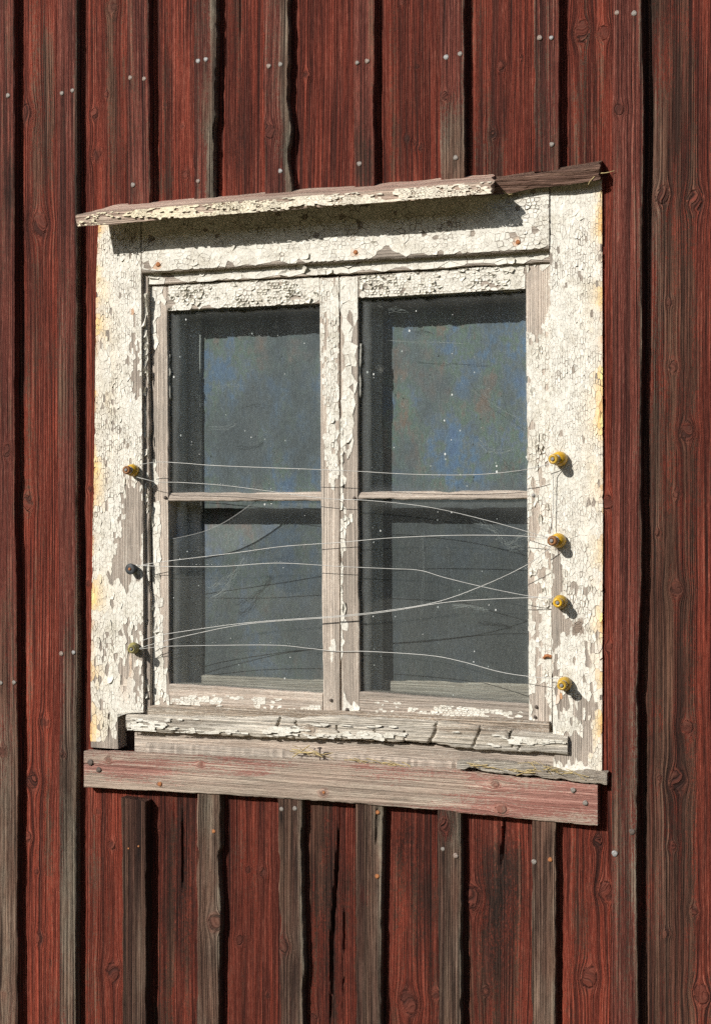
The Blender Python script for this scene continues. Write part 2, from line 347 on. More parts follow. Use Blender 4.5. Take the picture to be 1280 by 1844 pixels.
def plank(name, axis, lo, hi, l0, l1, y, thick, mat, parent, wear=.3, grey=.2, dark=0., knots=(), blobs=(), cracks=(),
          da=.003, dl=.006, wob=.0002, chip=.0010, bev=.0018, warp=.0045, cup=0., steps=(), edge_lo=None, edge_hi=None,
          seed=None, yfun=None, relief=None, lowrel=None, endcut=None, **k):
    """lo/hi: survey marks (u, v) along the two long edges; l0/l1: marks' u or v where it starts and ends"""
    _seed[0] += 1; s = seed if seed is not None else _seed[0]
    if relief is None: relief = .0002 if mat == M['bare'] else .0007
    if lowrel is None: lowrel = .0002 if mat == M['bare'] else .0012
    def conv(pts):
        out = []
        for (u, v) in pts:
            x, z = P(u, v, y)
            if axis == 'v': z = P(uref, v, y)[1]
            out.append((z, x) if axis == 'v' else (x, z))
        return out
    uref = (lo[0][0]+hi[0][0])/2
    lo = conv(lo); hi = conv(hi)
    if axis == 'v':
        e0, e1 = [P(uref, q, y)[1] for q in (l0, l1)]
    else:
        e0, e1 = P(l0, 905, y)[0], P(l1, 905, y)[0]
    a, b = min(e0, e1), max(e0, e1)
    vis0, vis1 = (.62, 2.54) if axis == 'v' else (-9, 9)
    rows = [a]
    while rows[-1] < b-1e-6:
        st = dl if vis0 < rows[-1] < vis1 else .05
        rows.append(min(b, rows[-1]+st))
    rows = np.array(sorted(set(rows) | {r for q in steps for r in (q-1e-4, q+1e-4) if a < r < b}))
    L0 = rows
    elo, ehi = interp(lo, rows), interp(hi, rows)
    elo, ehi = np.minimum(elo, ehi), np.maximum(elo, ehi)
    def edge(sd_):
        return wob*2*(fbm(rows*4, rows*0, sd_, 2)-.5)*3+chip*(fbm(rows*60, rows*0+3, sd_+5, 3)-.5)*2-chip*1.5*np.clip(noise2(rows*18, rows*0, sd_+9)-.72, 0, 1)*6
    elo = elo-edge(s*3.1); ehi = ehi+edge(s*5.7+50)
    wmax = float((ehi-elo).max()); n = max(3, int(math.ceil(wmax/da)))
    t = np.linspace(0, 1, n+1)
    # extra columns for the worn arris
    Wd = (ehi-elo)[:, None]
    be = np.minimum(bev, Wd*.3)
    A = np.concatenate([elo[:, None], elo[:, None]+be*.35, elo[:, None]+be+(Wd-2*be)*t[None, :], ehi[:, None]-be*.35, ehi[:, None]], 1)
    Y = np.full_like(A, y)
    Y[:, 0] += bev; Y[:, 1] += bev*.35; Y[:, -1] += bev; Y[:, -2] += bev*.35
    LL = np.repeat(rows[:, None], A.shape[1], 1)
    if endcut is not None: LL = LL+endcut(A, LL, a, b)
    # world coordinates for the survey masks
    X, Z = (A, LL) if axis == 'v' else (LL, A)
    PU, PV = PX(X, y, Z)
    U = A.copy()
    kn = np.zeros_like(A); H = np.zeros_like(A)
    U += warp*1.4*(fbm(A*3, LL*1.1, s+20, 2)-.5)*2
    for (ku, kv, kr) in knots:
        kx, kz = P(ku, kv, y); r = kr*.00085
        ca, cl = (kx, kz) if axis == 'v' else (kz, kx)
        dx = A-ca; dz = (LL-cl)
        wob_ = 1+.25*(noise2(np.arctan2(dz, dx)*1.5+9, dz*0, s+kr)-.5)
        asp = .9+.6*float(noise2(ku*.31, kv*.17, 6)); tl_ = 1.0*(float(noise2(ku*.53, kv*.29, 9))-.5)
        rho = np.sqrt((dx*math.cos(tl_)+dz*math.sin(tl_))**2+((dz*math.cos(tl_)-dx*math.sin(tl_))/asp)**2)/wob_
        d2 = dx**2+(dz/1.6)**2
        out = -dx*(1.12*r)**2/np.maximum(d2, (1.12*r)**2)*np.exp(-np.abs(dz)/(4*r)-np.abs(dx)/(3*r))
        U += np.where(rho < r, 0, out)
        ph = ku*.7+kv; ring = dx*math.cos(ph)*.3+dz*math.sin(ph)*.3+.12*rho
        wgt = 1/(1+np.exp(np.clip((rho-r)/.0012, -40, 40)))
        U = U*(1-wgt)+(ca+ring)*wgt
        kn = np.maximum(kn, np.clip(1-.5*rho/r, 0, 1))
        H += .0018*np.exp(-(rho/(r*1.5))**2)
    for (pts, w_, dep) in cracks:
        pts = [P(u_, v_, y) for (u_, v_) in pts]
        if axis == 'v': pts = [(q[1], q[0]) for q in pts]
        ls = np.array([q[0] for q in pts]); o_ = np.argsort(ls); ls = ls[o_]; as_ = np.array([q[1] for q in pts])[o_]
        ac = np.interp(LL, ls, as_)+.0025*(fbm(LL*22, LL*0, s+71, 2)-.5)
        m_ = np.clip(np.minimum((LL-ls[0]), (ls[-1]-LL))/(.3*(ls[-1]-ls[0])), 0, 1)**.6
        H -= dep*m_*np.exp(-((A-ac)/(w_*.5*np.maximum(m_, .05)))**4)
    H += relief*2*(fbm(U*90, LL*4, s+44, 2)-.5)+lowrel*(fbm(A*9, LL*3, s+45, 2)-.5)*2
    if cup: H -= cup*(1-((A-elo[:, None])/Wd*2-1)**2)
    Y -= H
    if yfun is not None: Y += yfun(A, LL, PU, PV)
    wm = np.zeros(A.shape+(4,))
    if mat == M['wall'] and wear < .8: wear -= .10; grey *= .5
    wm[..., 0] = wear; wm[..., 1] = grey; wm[..., 2] = dark; wm[..., 3] = kn
    for (ch, bu, bv, ru, rv, am) in blobs:
        g = np.exp(-np.clip(((PU-bu)/ru)**2+((PV-bv)/rv)**2, 0, 30)); wm[..., 'wgd'.index(ch)] += am*g
    for e_, dist in ((edge_lo, A-elo[:, None]), (edge_hi, ehi[:, None]-A)):
        if e_:
            g = np.exp(-np.maximum(dist, 0)/e_[1])*(.45+1.1*fbm(LL*5, A*0, s+90, 2))
            wm[..., 0] += e_[0]*g*1.3; wm[..., 1] += e_[0]*g
    wm = np.clip(wm, 0, 1.2)
    # close the section with the sides and back
    yb = y+thick
    nb = 2
    pre = np.concatenate([A[:, :1]]*1, 1); post = A[:, -1:]
    A2 = np.concatenate([pre, A, post], 1)
    Y2 = np.concatenate([np.full_like(pre, yb), Y, np.full_like(post, yb)], 1)
    U2 = np.concatenate([U[:, :1]-thick, U, U[:, -1:]+thick], 1)+s*.317
    sd_ = wm[:, :1]*np.array((.5, .3, 1, 0)); sd2 = wm[:, -1:]*np.array((.5, .3, 1, 0))
    if mat not in (M['wall'], M['batten']): sd_, sd2 = wm[:, :1], wm[:, -1:]
    w2 = np.concatenate([sd_, wm, sd2], 1)
    LL2 = np.concatenate([LL[:, :1], LL, LL[:, -1:]], 1)
    return loft(name, axis, LL2, A2, Y2, U2, mat, parent, w2, **k)

def nail(parent, u, v, y, r=.0042, mat='nail', sink=0., proud=.0012, tilt=0.):
    x, z = P(u, v, y)
    r *= .85+.3*float(noise2(u*.37, v*.21, 2))
    if mat == 'nail': mat = ('nail', 'nail_mid', 'nail_rusty')[int(2.99*float(noise2(u*1.7, v*.9, 8)))]
    n = 10; vs_, fs = [], []
    pr = [(1.0, .002), (1.0, -.35*proud), (.82, -.8*proud), (.35, -proud)]
    for (q, yy) in pr:
        for k in range(n):
            a = 2*math.pi*k/n; w = 1+.08*math.sin(3*a+u)
            vs_.append((r*q*w*math.cos(a)+tilt*yy, yy, r*q*w*math.sin(a)))
    for i in range(3):
        for k in range(n): fs.append((i*n+k, (i*n+(k+1) % n), (i+1)*n+(k+1) % n, (i+1)*n+k))
    fs.append(tuple(range(3*n, 4*n)))
    o = mesh_obj('nail', vs_, fs, M[mat], parent, smooth=True); o.location = (x, y+sink, z)
    return o

def tube(name, pts, r, mat, parent=None, sub=6, n=6, **k):
    P_ = [Vector(p) for p in pts]; out = []
    for i in range(len(P_)-1):
        p0 = P_[max(i-1, 0)]; p1 = P_[i]; p2 = P_[i+1]; p3 = P_[min(i+2, len(P_)-1)]
        for s in range(sub):
            t = s/sub
            out.append(.5*((2*p1)+(p2-p0)*t+(2*p0-5*p1+4*p2-p3)*t*t+(3*p1-p0-3*p2+p3)*t**3))
    out.append(P_[-1]); vs_, fs = [], []
    for i, p in enumerate(out):
        d = (out[min(i+1, len(out)-1)]-out[max(i-1, 0)]).normalized()
        a = d.cross(Vector((0.13, .2, .97)) if abs(d.z) < .9 else Vector((1, .1, 0))).normalized(); b = d.cross(a)
        rr = r if not callable(r) else r(i/(len(out)-1))
        for q in range(n):
            an = 2*math.pi*q/n; vs_.append(p+a*rr*math.cos(an)+b*rr*math.sin(an))
    for i in range(len(out)-1):
        for q in range(n): fs.append((i*n+q, i*n+(q+1) % n, (i+1)*n+(q+1) % n, (i+1)*n+q))
    fs.append(tuple(range(n))[::-1]); fs.append(tuple(range((len(out)-1)*n, len(out)*n)))
    return mesh_obj(name, vs_, fs, mat, parent, smooth=True, **k)

def cells(pts):
    """irregular cells round the points (dual of their triangulation)"""
    tri = delaunay_2d_cdt([Vector(p) for p in pts], [], [], 0, 1e-9)
    vs_, fs = tri[0], tri[2]
    V = np.array([(v.x, v.y) for v in vs_]); T = np.array([f for f in fs if len(f) == 3])
    a, b, c = V[T[:, 0]], V[T[:, 1]], V[T[:, 2]]
    d = 2*(a[:, 0]*(b[:, 1]-c[:, 1])+b[:, 0]*(c[:, 1]-a[:, 1])+c[:, 0]*(a[:, 1]-b[:, 1]))
    d = np.where(np.abs(d) < 1e-12, 1e-12, d)
    A2, B2, C2 = (a**2).sum(1), (b**2).sum(1), (c**2).sum(1)
    cc = np.stack([(A2*(b[:, 1]-c[:, 1])+B2*(c[:, 1]-a[:, 1])+C2*(a[:, 1]-b[:, 1]))/d, (A2*(c[:, 0]-b[:, 0])+B2*(a[:, 0]-c[:, 0])+C2*(b[:, 0]-a[:, 0]))/d], 1)
    inc = [[] for _ in range(len(V))]
    for i, t in enumerate(T):
        for q in t: inc[q].append(i)
    out = []
    for i, tl in enumerate(inc):
        if len(tl) < 3: continue
        q = cc[tl]; r = q-V[i]
        if np.abs(r).max() > 3: continue
        out.append((V[i], q[np.argsort(np.arctan2(r[:, 1], r[:, 0]))]))
    return out

def flakes(parent, axis, lo, hi, l0, l1, y, cover, ca=.007, cl=.009, curl=.0007, gap=.00021, seed=1, tone=None, big=.12, name='paint_flakes', base=.0007, jit=.34, loose=.08, pit=.025):
    """alligatored paint: separate curled scales of paint lying on the wood; scales the cover map leaves out have fallen off"""
    R = np.random.default_rng(seed)
    uref = (lo[0][0]+hi[0][0])/2
    def conv(pts):
        o = []
        for (u, v) in pts:
            x, z = P(u, v, y)
            if axis == 'v': z = P(uref, v, y)[1]
            o.append((z, x) if axis == 'v' else (x, z))
        return sorted(o)
    lo, hi = conv(lo), conv(hi)
    if axis == 'v': e = sorted(P(uref, q, y)[1] for q in (l0, l1))
    else: e = sorted(P(q, 905, y)[0] for q in (l0, l1))
    a_min = min(min(q[1] for q in lo), min(q[1] for q in hi)); a_max = max(max(q[1] for q in lo), max(q[1] for q in hi))
    na = max(1, int(round((a_max-a_min)/ca))); nl = max(1, int(round((e[1]-e[0])/cl)))
    g = []
    for i in range(-1, na+2):
        off = R.uniform(0, 1)
        for j in range(-2, nl+2):
            g.append((i+.5+R.uniform(-jit, jit)*.8, j+.5+off+R.uniform(-jit, jit)))
    # a few neighbours have not cracked apart: drop their points
    g = np.array(g); gm = fbm(g[:, 0]*.16*(ca/.006), g[:, 1]*.13*(cl/.008), seed+77, 3)
    pm = np.clip(big+2.2*(gm-.5), 0, .8)
    g = [tuple(q) for q, r_, p_ in zip(g, R.random(len(g)), pm) if r_ > p_]
    CL = cells(g)
    ll = [q[0] for q in lo]; lv = [q[1] for q in lo]; hl = [q[0] for q in hi]; hv = [q[1] for q in hi]
    sa = (a_max-a_min)/na; sl_ = (e[1]-e[0])/nl
    C = np.array([q[0] for q in CL])*(sa, sl_)+(a_min, e[0])
    X, Z = (C[:, 0], C[:, 1]) if axis == 'v' else (C[:, 1], C[:, 0])
    pu, pv = PX(X, y, Z)
    gv = np.clip(.25+3.2*(fbm(X*22, Z*22, seed+31, 3)-.32), .2, 2.2)
    keep = (R.random(len(CL)) < cover(pu, pv, X, Z)) & (R.random(len(CL)) > pit*np.clip(gv, .3, 2))
    V, Fc, T = [], [], []
    for k_ in np.nonzero(keep)[0]:
        ring = CL[k_][1]*(sa, sl_)+(a_min, e[0]); cen = ring.mean(0); d = ring-cen
        ln_ = np.linalg.norm(d, axis=1, keepdims=True)+1e-9
        gp = gap*gv[k_]*(.5+5*R.random()**3)
        d = d*np.maximum(ln_-gp*R.uniform(.5, 1.6, ln_.shape), ln_*.45)/ln_
        pts = cen+d
        lo_l = np.interp(pts[:, 1], ll, lv); hi_l = np.interp(pts[:, 1], hl, hv)
        pts[:, 0] = np.clip(pts[:, 0], np.minimum(lo_l, hi_l), np.maximum(lo_l, hi_l)); pts[:, 1] = np.clip(pts[:, 1], e[0], e[1])
        if np.ptp(pts[:, 0]) < .0010 or np.ptp(pts[:, 1]) < .0010: continue
        n = len(pts)
        lift = base*R.uniform(.5, 1.25)
        lo_ = R.random() < loose*(.3+2.2*max(0., gv[k_]-.5))
        cu = curl*(R.uniform(.7, 2.2) if lo_ else R.uniform(.0, .45))
        tl = R.normal(0, .14 if lo_ else .035, 2); an = R.uniform(0, 6.28)
        n0 = len(V); cpt = pts.mean(0)
        ang = np.arctan2(pts[:, 1]-cpt[1], pts[:, 0]-cpt[0])
        ys = -(lift+cu*(.3+.9*(.5+.5*np.cos(ang-an)))+(pts-cpt) @ tl)
        def put(q, yy): V.append((q[0], y+yy, q[1]) if axis == 'v' else (q[1], y+yy, q[0]))
        put(cpt, -lift)
        for i in range(n): put(pts[i], min(ys[i], -.0002))
        for i in range(n): put(cpt+(pts[i]-cpt)*.96, .0006)
        for i in range(n):
            j = (i+1) % n
            t1 = (n0, n0+1+i, n0+1+j); t2 = (n0+1+i, n0+1+n+i, n0+1+n+j, n0+1+j)
            if axis == 'v': Fc += [t1, t2]
            else: Fc += [t1[::-1], t2[::-1]]
        tc = tone(pu[k_], pv[k_], R) if tone else None
        if tc is None:
            b_ = R.uniform(.88, 1.05); tc = (.71*b_, .69*b_, .615*b_)
        T += [(*tc, 1)]*(2*n+1)
    if not V: return None
    me = bpy.data.meshes.new(name); me.from_pydata(V, [], Fc)
    at = me.attributes.new('tone', 'FLOAT_COLOR', 'POINT'); at.data.foreach_set('color', np.array(T, np.float32).ravel())
    me.materials.append(M['paint']); me.update()
    return link(bpy.data.objects.new(name, me), parent, kind='stuff')

# ------------------------------------------------------------------ setting
ZB, ZT = 0.35, 3.0
gx = 60.
ground = mesh_obj('ground', [(-400, -800, 0), (400, -800, 0), (400, 60, 0), (-400, 60, 0)], [(0, 1, 2, 3)], M['grass'], kind='structure')
def sky_block_trees():  # unseen trees added to block low sky and darken the glass reflections
    R = np.random.default_rng(3); V, Fs = [], []
    for i in range(170):
        a = math.radians(-188+196*i/169+R.uniform(-2, 2)); d = R.uniform(34, 46); cx, cy = d*math.cos(a), d*math.sin(a)
        if cy > -1.5: continue
        h = R.uniform(7.0, 10.0); w = R.uniform(2.2, 3.2)
        n0 = len(V)
        for k in range(6): V.append((cx+.16*math.cos(k*1.047), cy+.16*math.sin(k*1.047), 0))
        V.append((cx, cy, h)); Fs += [(n0+k, n0+(k+1) % 6, n0+6) for k in range(6)]
        for q in range(150):
            t = R.random(); z = h*(.04+.96*t); r = w*(1-t**2.2)*R.uniform(.25, 1.08)+.1; b = R.uniform(0, 6.283)
            p = np.array((cx+r*math.cos(b), cy+r*math.sin(b), z)); s_ = R.uniform(.5, 1.1)
            n0 = len(V); e1 = R.normal(0, 1, 3); e1 /= np.linalg.norm(e1); e2 = np.cross(e1, R.normal(0, 1, 3)); e2 /= np.linalg.norm(e2)
            V += [tuple(p+e1*s_), tuple(p-e1*s_*.6+e2*s_*.7), tuple(p-e1*s_*.6-e2*s_*.7)]; Fs.append((n0, n0+1, n0+2))
    return mesh_obj('sky_block_trees', V, Fs, M['sky_block_foliage'], None, kind='stuff', label='unseen dark trees added to block low sky and darken reflections in the panes', cat='sky_block_trees')
sky_block_trees()
def vz(u, z, y=0):   # survey v of height z
    return PX(P(u, 905, y)[0], y, z)[1]

wall = empty('board_wall', (0, 0, 0), label='weathered red board and batten wooden wall around the old window', cat='wall', kind='thing')
# dark unseen backing added to stop light leaks, with the window opening, and the foundation under them
OX0, OX1 = P(258, 905, 0)[0], P(992, 905, 0)[0]; OZ0, OZ1 = P(640, 1300, 0)[1], P(640, 470, 0)[1]
def joined_boxes(name, bs, mat, parent, **k):
    v, f = [], []
    for (x0, x1, y0, y1, z0, z1) in bs:
        n = len(v); v += [(x, y, z) for x in (x0, x1) for y in (y0, y1) for z in (z0, z1)]
        f += [tuple(n+i for i in q) for q in ((0, 1, 3, 2), (4, 6, 7, 5), (0, 4, 5, 1), (2, 3, 7, 6), (0, 2, 6, 4), (1, 5, 7, 3))]
    return mesh_obj(name, v, f, mat, parent, **k)
XL, XR = -1.75, 1.55
joined_boxes('light_stop_backing', [(XL, OX0, .03, .16, ZB, ZT+.3), (OX1, XR, .03, .16, ZB, ZT+.3), (OX0, OX1, .03, .16, ZB, OZ0), (OX0, OX1, .03, .16, OZ1, ZT+.3)], M['light_stop_backing'], wall)
box('foundation', XL, XR, -.03, .35, -.1, ZB, M['stone'], wall)
joined_boxes('added_room_box', [(-1.2, 1.0, 1.2, 1.22, .5, 2.6), (-1.2, -1.18, .165, 1.2, .5, 2.6), (.98, 1.0, .165, 1.2, .5, 2.6), (-1.2, 1.0, .165, 1.22, .48, .5), (-1.2, 1.0, .165, 1.22, 2.6, 2.62)], M['added_room_box'], None, kind='structure')  # closed box added behind the window to shut out light from behind

YB_, YT_ = 0.0, -.019
TOP, BOT = vz(640, ZT), vz(640, ZB)
LCL = [(178, 395), (174, 500), (171, 800), (167, 1000), (165, 1150), (163, 1350)]      # outer edge of the left casing
RCR = [(1083, 320), (1085, 900), (1084, 1150), (1083, 1390)]                            # outer edge of the right casing
def board(l, r, v0, v1, **k):
    return plank('board', 'v', l, r, v0, v1, YB_+k.pop('dy', 0), .022, M['wall'], wall, **k)
def ln(u0, u1): return [(u0, TOP-60), (u1, BOT+60)]
# full-height boards (with the cut-outs round the window)
z_h, z_a = P(184, 393, 0)[1], P(184, 1352, 0)[1]
board(ln(10, 14), ln(121, 121), TOP, BOT, wear=.30, grey=.12, knots=[(73, 405, 19), (48, 205, 16), (50, 905, 13), (82, 1300, 11), (60, 1407, 16), (52, 1508, 11), (67, 1570, 5), (72, 1690, 9)],
      blobs=[('w', 80, 200, 30, 260, .2), ('w', 65, 500, 14, 330, .35), ('d', 88, 580, 14, 150, .4), ('w', 60, 880, 30, 300, .1), ('g', 80, 100, 20, 160, .2)], edge_lo=(.1, .004))
board(ln(121, 121), [(247, TOP-60), (247, 392.9), (184, 393)]+[(u+5, v) for u, v in LCL[1:-1]]+[(168, 1351.9), (240, 1352), (240, BOT+60)], TOP, BOT, steps=(z_h, z_a), chip=.0006,
      wear=.36, grey=.1, knots=[(172, 205, 9), (193, 170, 6), (175, 280, 11), (203, 12, 12), (178, 1462, 5), (203, 1522, 9), (205, 1750, 17), (160, 1050, 6), (163, 880, 6)],
      blobs=[('w', 205, 230, 18, 220, .28), ('w', 168, 900, 20, 700, -.2), ('w', 170, 1400, 60, 40, -.3), ('w', 170, 1600, 10, 200, .2), ('g', 170, 1600, 8, 200, .25)])
z_h2, z_a2 = P(1055.5, 318, 0)[1], P(1055.5, 1395, 0)[1]
board([(983, TOP-60), (983, 317.9), (1077, 318)]+[(u-6, v) for u, v in RCR[1:-1]]+[(1077, 1394.9), (980, 1395), (980, BOT+60)], ln(1128, 1128), TOP, BOT, steps=(z_h2, z_a2), chip=.0006,
      wear=.26, grey=.1, knots=[(1047, 57, 15), (1086, 60, 11), (1092, 905, 13), (1096, 1165, 7), (1090, 1605, 15), (1060, 1760, 15), (1075, 1517, 9)],
      blobs=[('w', 1050, 200, 35, 200, .3), ('g', 1040, 150, 30, 150, .2), ('w', 1090, 800, 20, 600, -.25), ('w', 1050, 1650, 30, 120, .35), ('d', 1072, 1580, 10, 80, .6), ('w', 1090, 1480, 40, 50, -.4)])
board(ln(1128, 1128), ln(1322, 1320), TOP, BOT, wear=.74, grey=.04, dark=.18, knots=[(1193, 352, 13), (1250, 362, 15), (1205, 545, 6), (1213, 660, 8), (1237, 778, 13), (1217, 890, 6), (1184, 960, 5), (1217, 1062, 12), (1237, 1310, 11), (1220, 1407, 16), (1187, 1401, 4), (1211, 1525, 7), (1250, 1640, 8), (1200, 1680, 6), (1262, 1790, 14)],
      blobs=[('w', 1270, 500, 22, 900, -.42), ('w', 1278, 1500, 30, 300, -.3), ('g', 1180, 500, 12, 500, .35), ('g', 1190, 1600, 20, 300, .15), ('w', 1215, 1300, 20, 300, -.1), ('d', 1240, 1450, 30, 250, .25)], warp=.004)
# further boards of the same wall, left and right of the frame
EXTRA_L = [(-130, 10), (-270, -130), (-410, -270)]
EXTRA_R = [(1322, 1480), (1480, 1640), (1640, 1790)]
for a_, b_ in EXTRA_L+EXTRA_R:
    board(ln(a_, a_), ln(b_, b_), TOP, BOT, wear=.4, grey=.15, dl=.05, da=.01)
# boards above the window
for (a_, b_, ve, kw) in (
    (247, 370, 395, dict(wear=.28, grey=.1, knots=[(335, 315, 7), (328, 228, 5), (300, 190, 4)], blobs=[('w', 300, 330, 30, 40, .3), ('w', 340, 150, 20, 150, -.15), ('w', 298, 150, 10, 150, .25)])),
    (370, 500, 385, dict(wear=.24, grey=.05, knots=[(385, 60, 6)], blobs=[('d', 430, 265, 18, 80, .75), ('w', 425, 40, 16, 120, .4), ('w', 465, 150, 12, 260, -.2), ('w', 410, 220, 15, 150, -.1)], cracks=[([(432, -40), (434, 90)], .003, .004)])),
    (500, 654, 375, dict(wear=.20, grey=.05, knots=[(551, 135, 7)], blobs=[('w', 570, 250, 40, 150, -.05), ('w', 630, 200, 12, 250, -.25), ('w', 560, 320, 50, 40, .15)], warp=.013)),
    (654, 813, 360, dict(wear=.30, grey=.05, knots=[(733, 250, 6), (738, 122, 3), (757, 266, 6), (752, 120, 4), (748, 258, 4), (725, 5, 6)], blobs=[('w', 780, 150, 15, 260, -.25), ('w', 705, 200, 14, 240, .2), ('w', 745, 180, 10, 200, .2)])),
    (813, 983, 350, dict(wear=.32, grey=.12, knots=[(902, 120, 7), (938, 105, 3), (890, 243, 8)], blobs=[('w', 870, 180, 20, 240, .25), ('g', 870, 280, 30, 60, .3), ('w', 945, 150, 14, 300, -.35), ('d', 908, 210, 4, 35, .9)]))):
    board([(a_, TOP-60), (a_, ve+60)], [(b_, TOP-60), (b_, ve+60)], TOP, ve, **kw)
# boards below the window
for (a_, b_, ve, kw) in (
    (240, 376, 1372, dict(wear=.58, grey=.0, knots=[(282, 1488, 9)], blobs=[('w', 300, 1440, 70, 60, -.3), ('d', 330, 1600, 30, 200, .55), ('w', 310, 1750, 40, 100, .1)], cracks=[([(327, 1430), (331, 1660)], .003, .006), ([(312, 1430), (316, 1560)], .002, .004)])),
    (376, 522, 1380, dict(wear=.32, grey=.12, knots=[(474, 1571, 8), (432, 1693, 8), (482, 1792, 5), (448, 1566, 5)], blobs=[('w', 470, 1470, 40, 40, -.3), ('w', 490, 1650, 10, 150, -.2), ('g', 425, 1520, 14, 80, .3), ('w', 425, 1530, 20, 90, .2)])),
    (522, 665, 1390, dict(wear=.62, grey=.0, knots=[(562, 1838, 12)], blobs=[('w', 625, 1470, 30, 60, -.4), ('d', 590, 1650, 30, 200, .6), ('w', 630, 1750, 18, 120, -.2)], cracks=[([(612, 1440), (606, 1560), (597, 1700), (596, 1860)], .0055, .014), ([(622, 1560), (617, 1840)], .0025, .006)])),
    (665, 808, 1400, dict(wear=.52, grey=.0, knots=[(737, 1805, 17), (785, 1790, 9)], blobs=[('w', 750, 1480, 50, 50, -.4), ('d', 730, 1510, 30, 60, .7), ('d', 760, 1650, 25, 130, .4), ('w', 725, 1700, 20, 120, .15)])),
    (808, 980, 1415, dict(wear=.58, grey=.0, knots=[(852, 1615, 17), (875, 1785, 7), (852, 1632, 6)], warp=.02, blobs=[('w', 900, 1470, 60, 40, -.45), ('d', 905, 1590, 45, 120, .75), ('w', 950, 1600, 12, 200, -.3), ('d', 890, 1720, 30, 100, .4)], cracks=[([(911, 1470), (906, 1500), (902, 1565)], .005, .012)]))):
    kw['dark'] = .22
    board([(a_, ve-60), (a_, BOT+60)], [(b_, ve-60), (b_, BOT+60)], ve, BOT, **kw)

def batten(l, r, v0, v1, nails=(), **k):
    y = YT_+k.pop('dy', 0)
    k['blobs'] = list(k.get('blobs', ()))+[('d', q[0]+.5, q[1]+13, 2.6, 15, .7) for q in nails]
    o = plank('batten', 'v', l, r, v0, v1, y, .0185-(y-YT_), M['batten'], wall, **k)
    for q in nails:
        nail(o, q[0], q[1], y-.0006, mat=q[2] if len(q) > 2 else 'nail', r=q[3] if len(q) > 3 else .0043)
    return o
# full-height battens
batten(ln(-22, -16), [(25, TOP-60), (26, 0), (27, 800), (30, 1100), (32, 1300), (33, 1844), (33, BOT+60)], TOP, BOT, [(15, 172), (2, 1230), (26, 1229)], wear=.35, grey=.1, knots=[(14, 812, 9), (4, 1352, 10), (8, 1800, 12)],
       blobs=[('w', 10, 1600, 30, 330, .6), ('g', 10, 1600, 30, 330, .55), ('d', 15, 340, 15, 40, .6), ('d', 5, 480, 10, 60, .5)])
batten([(103, TOP-60), (104, 800), (107, 1300), (106, BOT+60)], [(139, TOP-60), (139, 400), (139, 900), (140, 1180), (138, 1300), (136, BOT+60)], TOP, BOT, [(112, 168), (131, 163), (111, 1177), (133, 1175)],
       wear=.22, grey=.25, knots=[(115, 1358, 7)], edge_hi=(.5, .004), blobs=[('w', 128, 1550, 30, 320, .8), ('g', 128, 1550, 30, 320, .6), ('w', 122, 650, 14, 400, .1), ('d', 118, 1420, 12, 100, .6)])
batten([(1102, TOP-60), (1101, 900), (1100, BOT+60)], [(1155, TOP-60), (1156, 700), (1151, 1150), (1148, 1500), (1150, BOT+60)], TOP, BOT, [(1110, 23), (1141, 24), (1106, 1537, 'nail', .005), (1137, 1498, 'nail_dark', .005)],
       dy=-.006, wear=.18, grey=.25, knots=[(1115, 199, 9)], edge_hi=(.35, .005), blobs=[('w', 1120, 1500, 40, 300, .35), ('g', 1145, 1500, 14, 330, .4), ('d', 1120, 1420, 20, 100, .35), ('d', 1122, 1660, 12, 90, .4)], wob=.0012)
for a_ in (-150, -290, -430, 1300, 1458, 1618, 1768):
    batten(ln(a_, a_), ln(a_+46, a_+46), TOP, BOT, wear=.4, grey=.3, dl=.05, da=.01)
# battens above the hood
for (l, r, ve, nl, kw) in (
    ([(228, -200), (230, 380)], [(266, -200), (268, 100), (271, 380)], 372, [(235, 140), (260, 142), (240, 333)], dict(wear=.30, grey=.15, edge_hi=(.15, .004))),
    ([(349, -200), (350, 380)], [(390, -200), (389, 100), (386, 250), (386, 380)], 360, [(357, 110), (371, 107), (357, 326)], dict(wear=.24, grey=.35, edge_hi=(1.1, .010), chip=.0025, wob=.0006)),
    ([(475, -200), (474, 150), (478, 380)], [(518, -200), (519, 100), (516, 180), (523, 235), (517, 275), (525, 330), (525, 370)], 350, [(484, 119), (505, 116), (505, 308)], dict(wear=.34, grey=.3, edge_hi=(1.0, .008), chip=.0025, wob=.0008, knots=[(486, 237, 13)])),
    ([(634, -200), (638, 360)], [(673, -200), (674, 360)], 340, [(643, 113), (661, 110), (647, 295)], dict(wear=.35, grey=.05, blobs=[('d', 650, 250, 25, 60, .5), ('w', 650, 300, 25, 50, .3)])),
    ([(789, -200), (793, 350)], [(834, -200), (836, 350)], 326, [(803, 103), (828, 97), (820, 284)], dict(dy=-.002, wear=.28, grey=.2, knots=[(800, 174, 8)], blobs=[('w', 810, 260, 30, 70, .5), ('g', 810, 260, 30, 70, .4)], edge_hi=(.3, .005))),
    ([(960, -200), (960, 330)], [(1006, -200), (1006, 330)], 308, [(971, 68), (992, 68), (993, 260)], dict(dy=-.0025, wear=.42, grey=.22, blobs=[('g', 965, 200, 8, 200, .3)]))):
    batten(l, r, TOP, ve, nl, **kw)
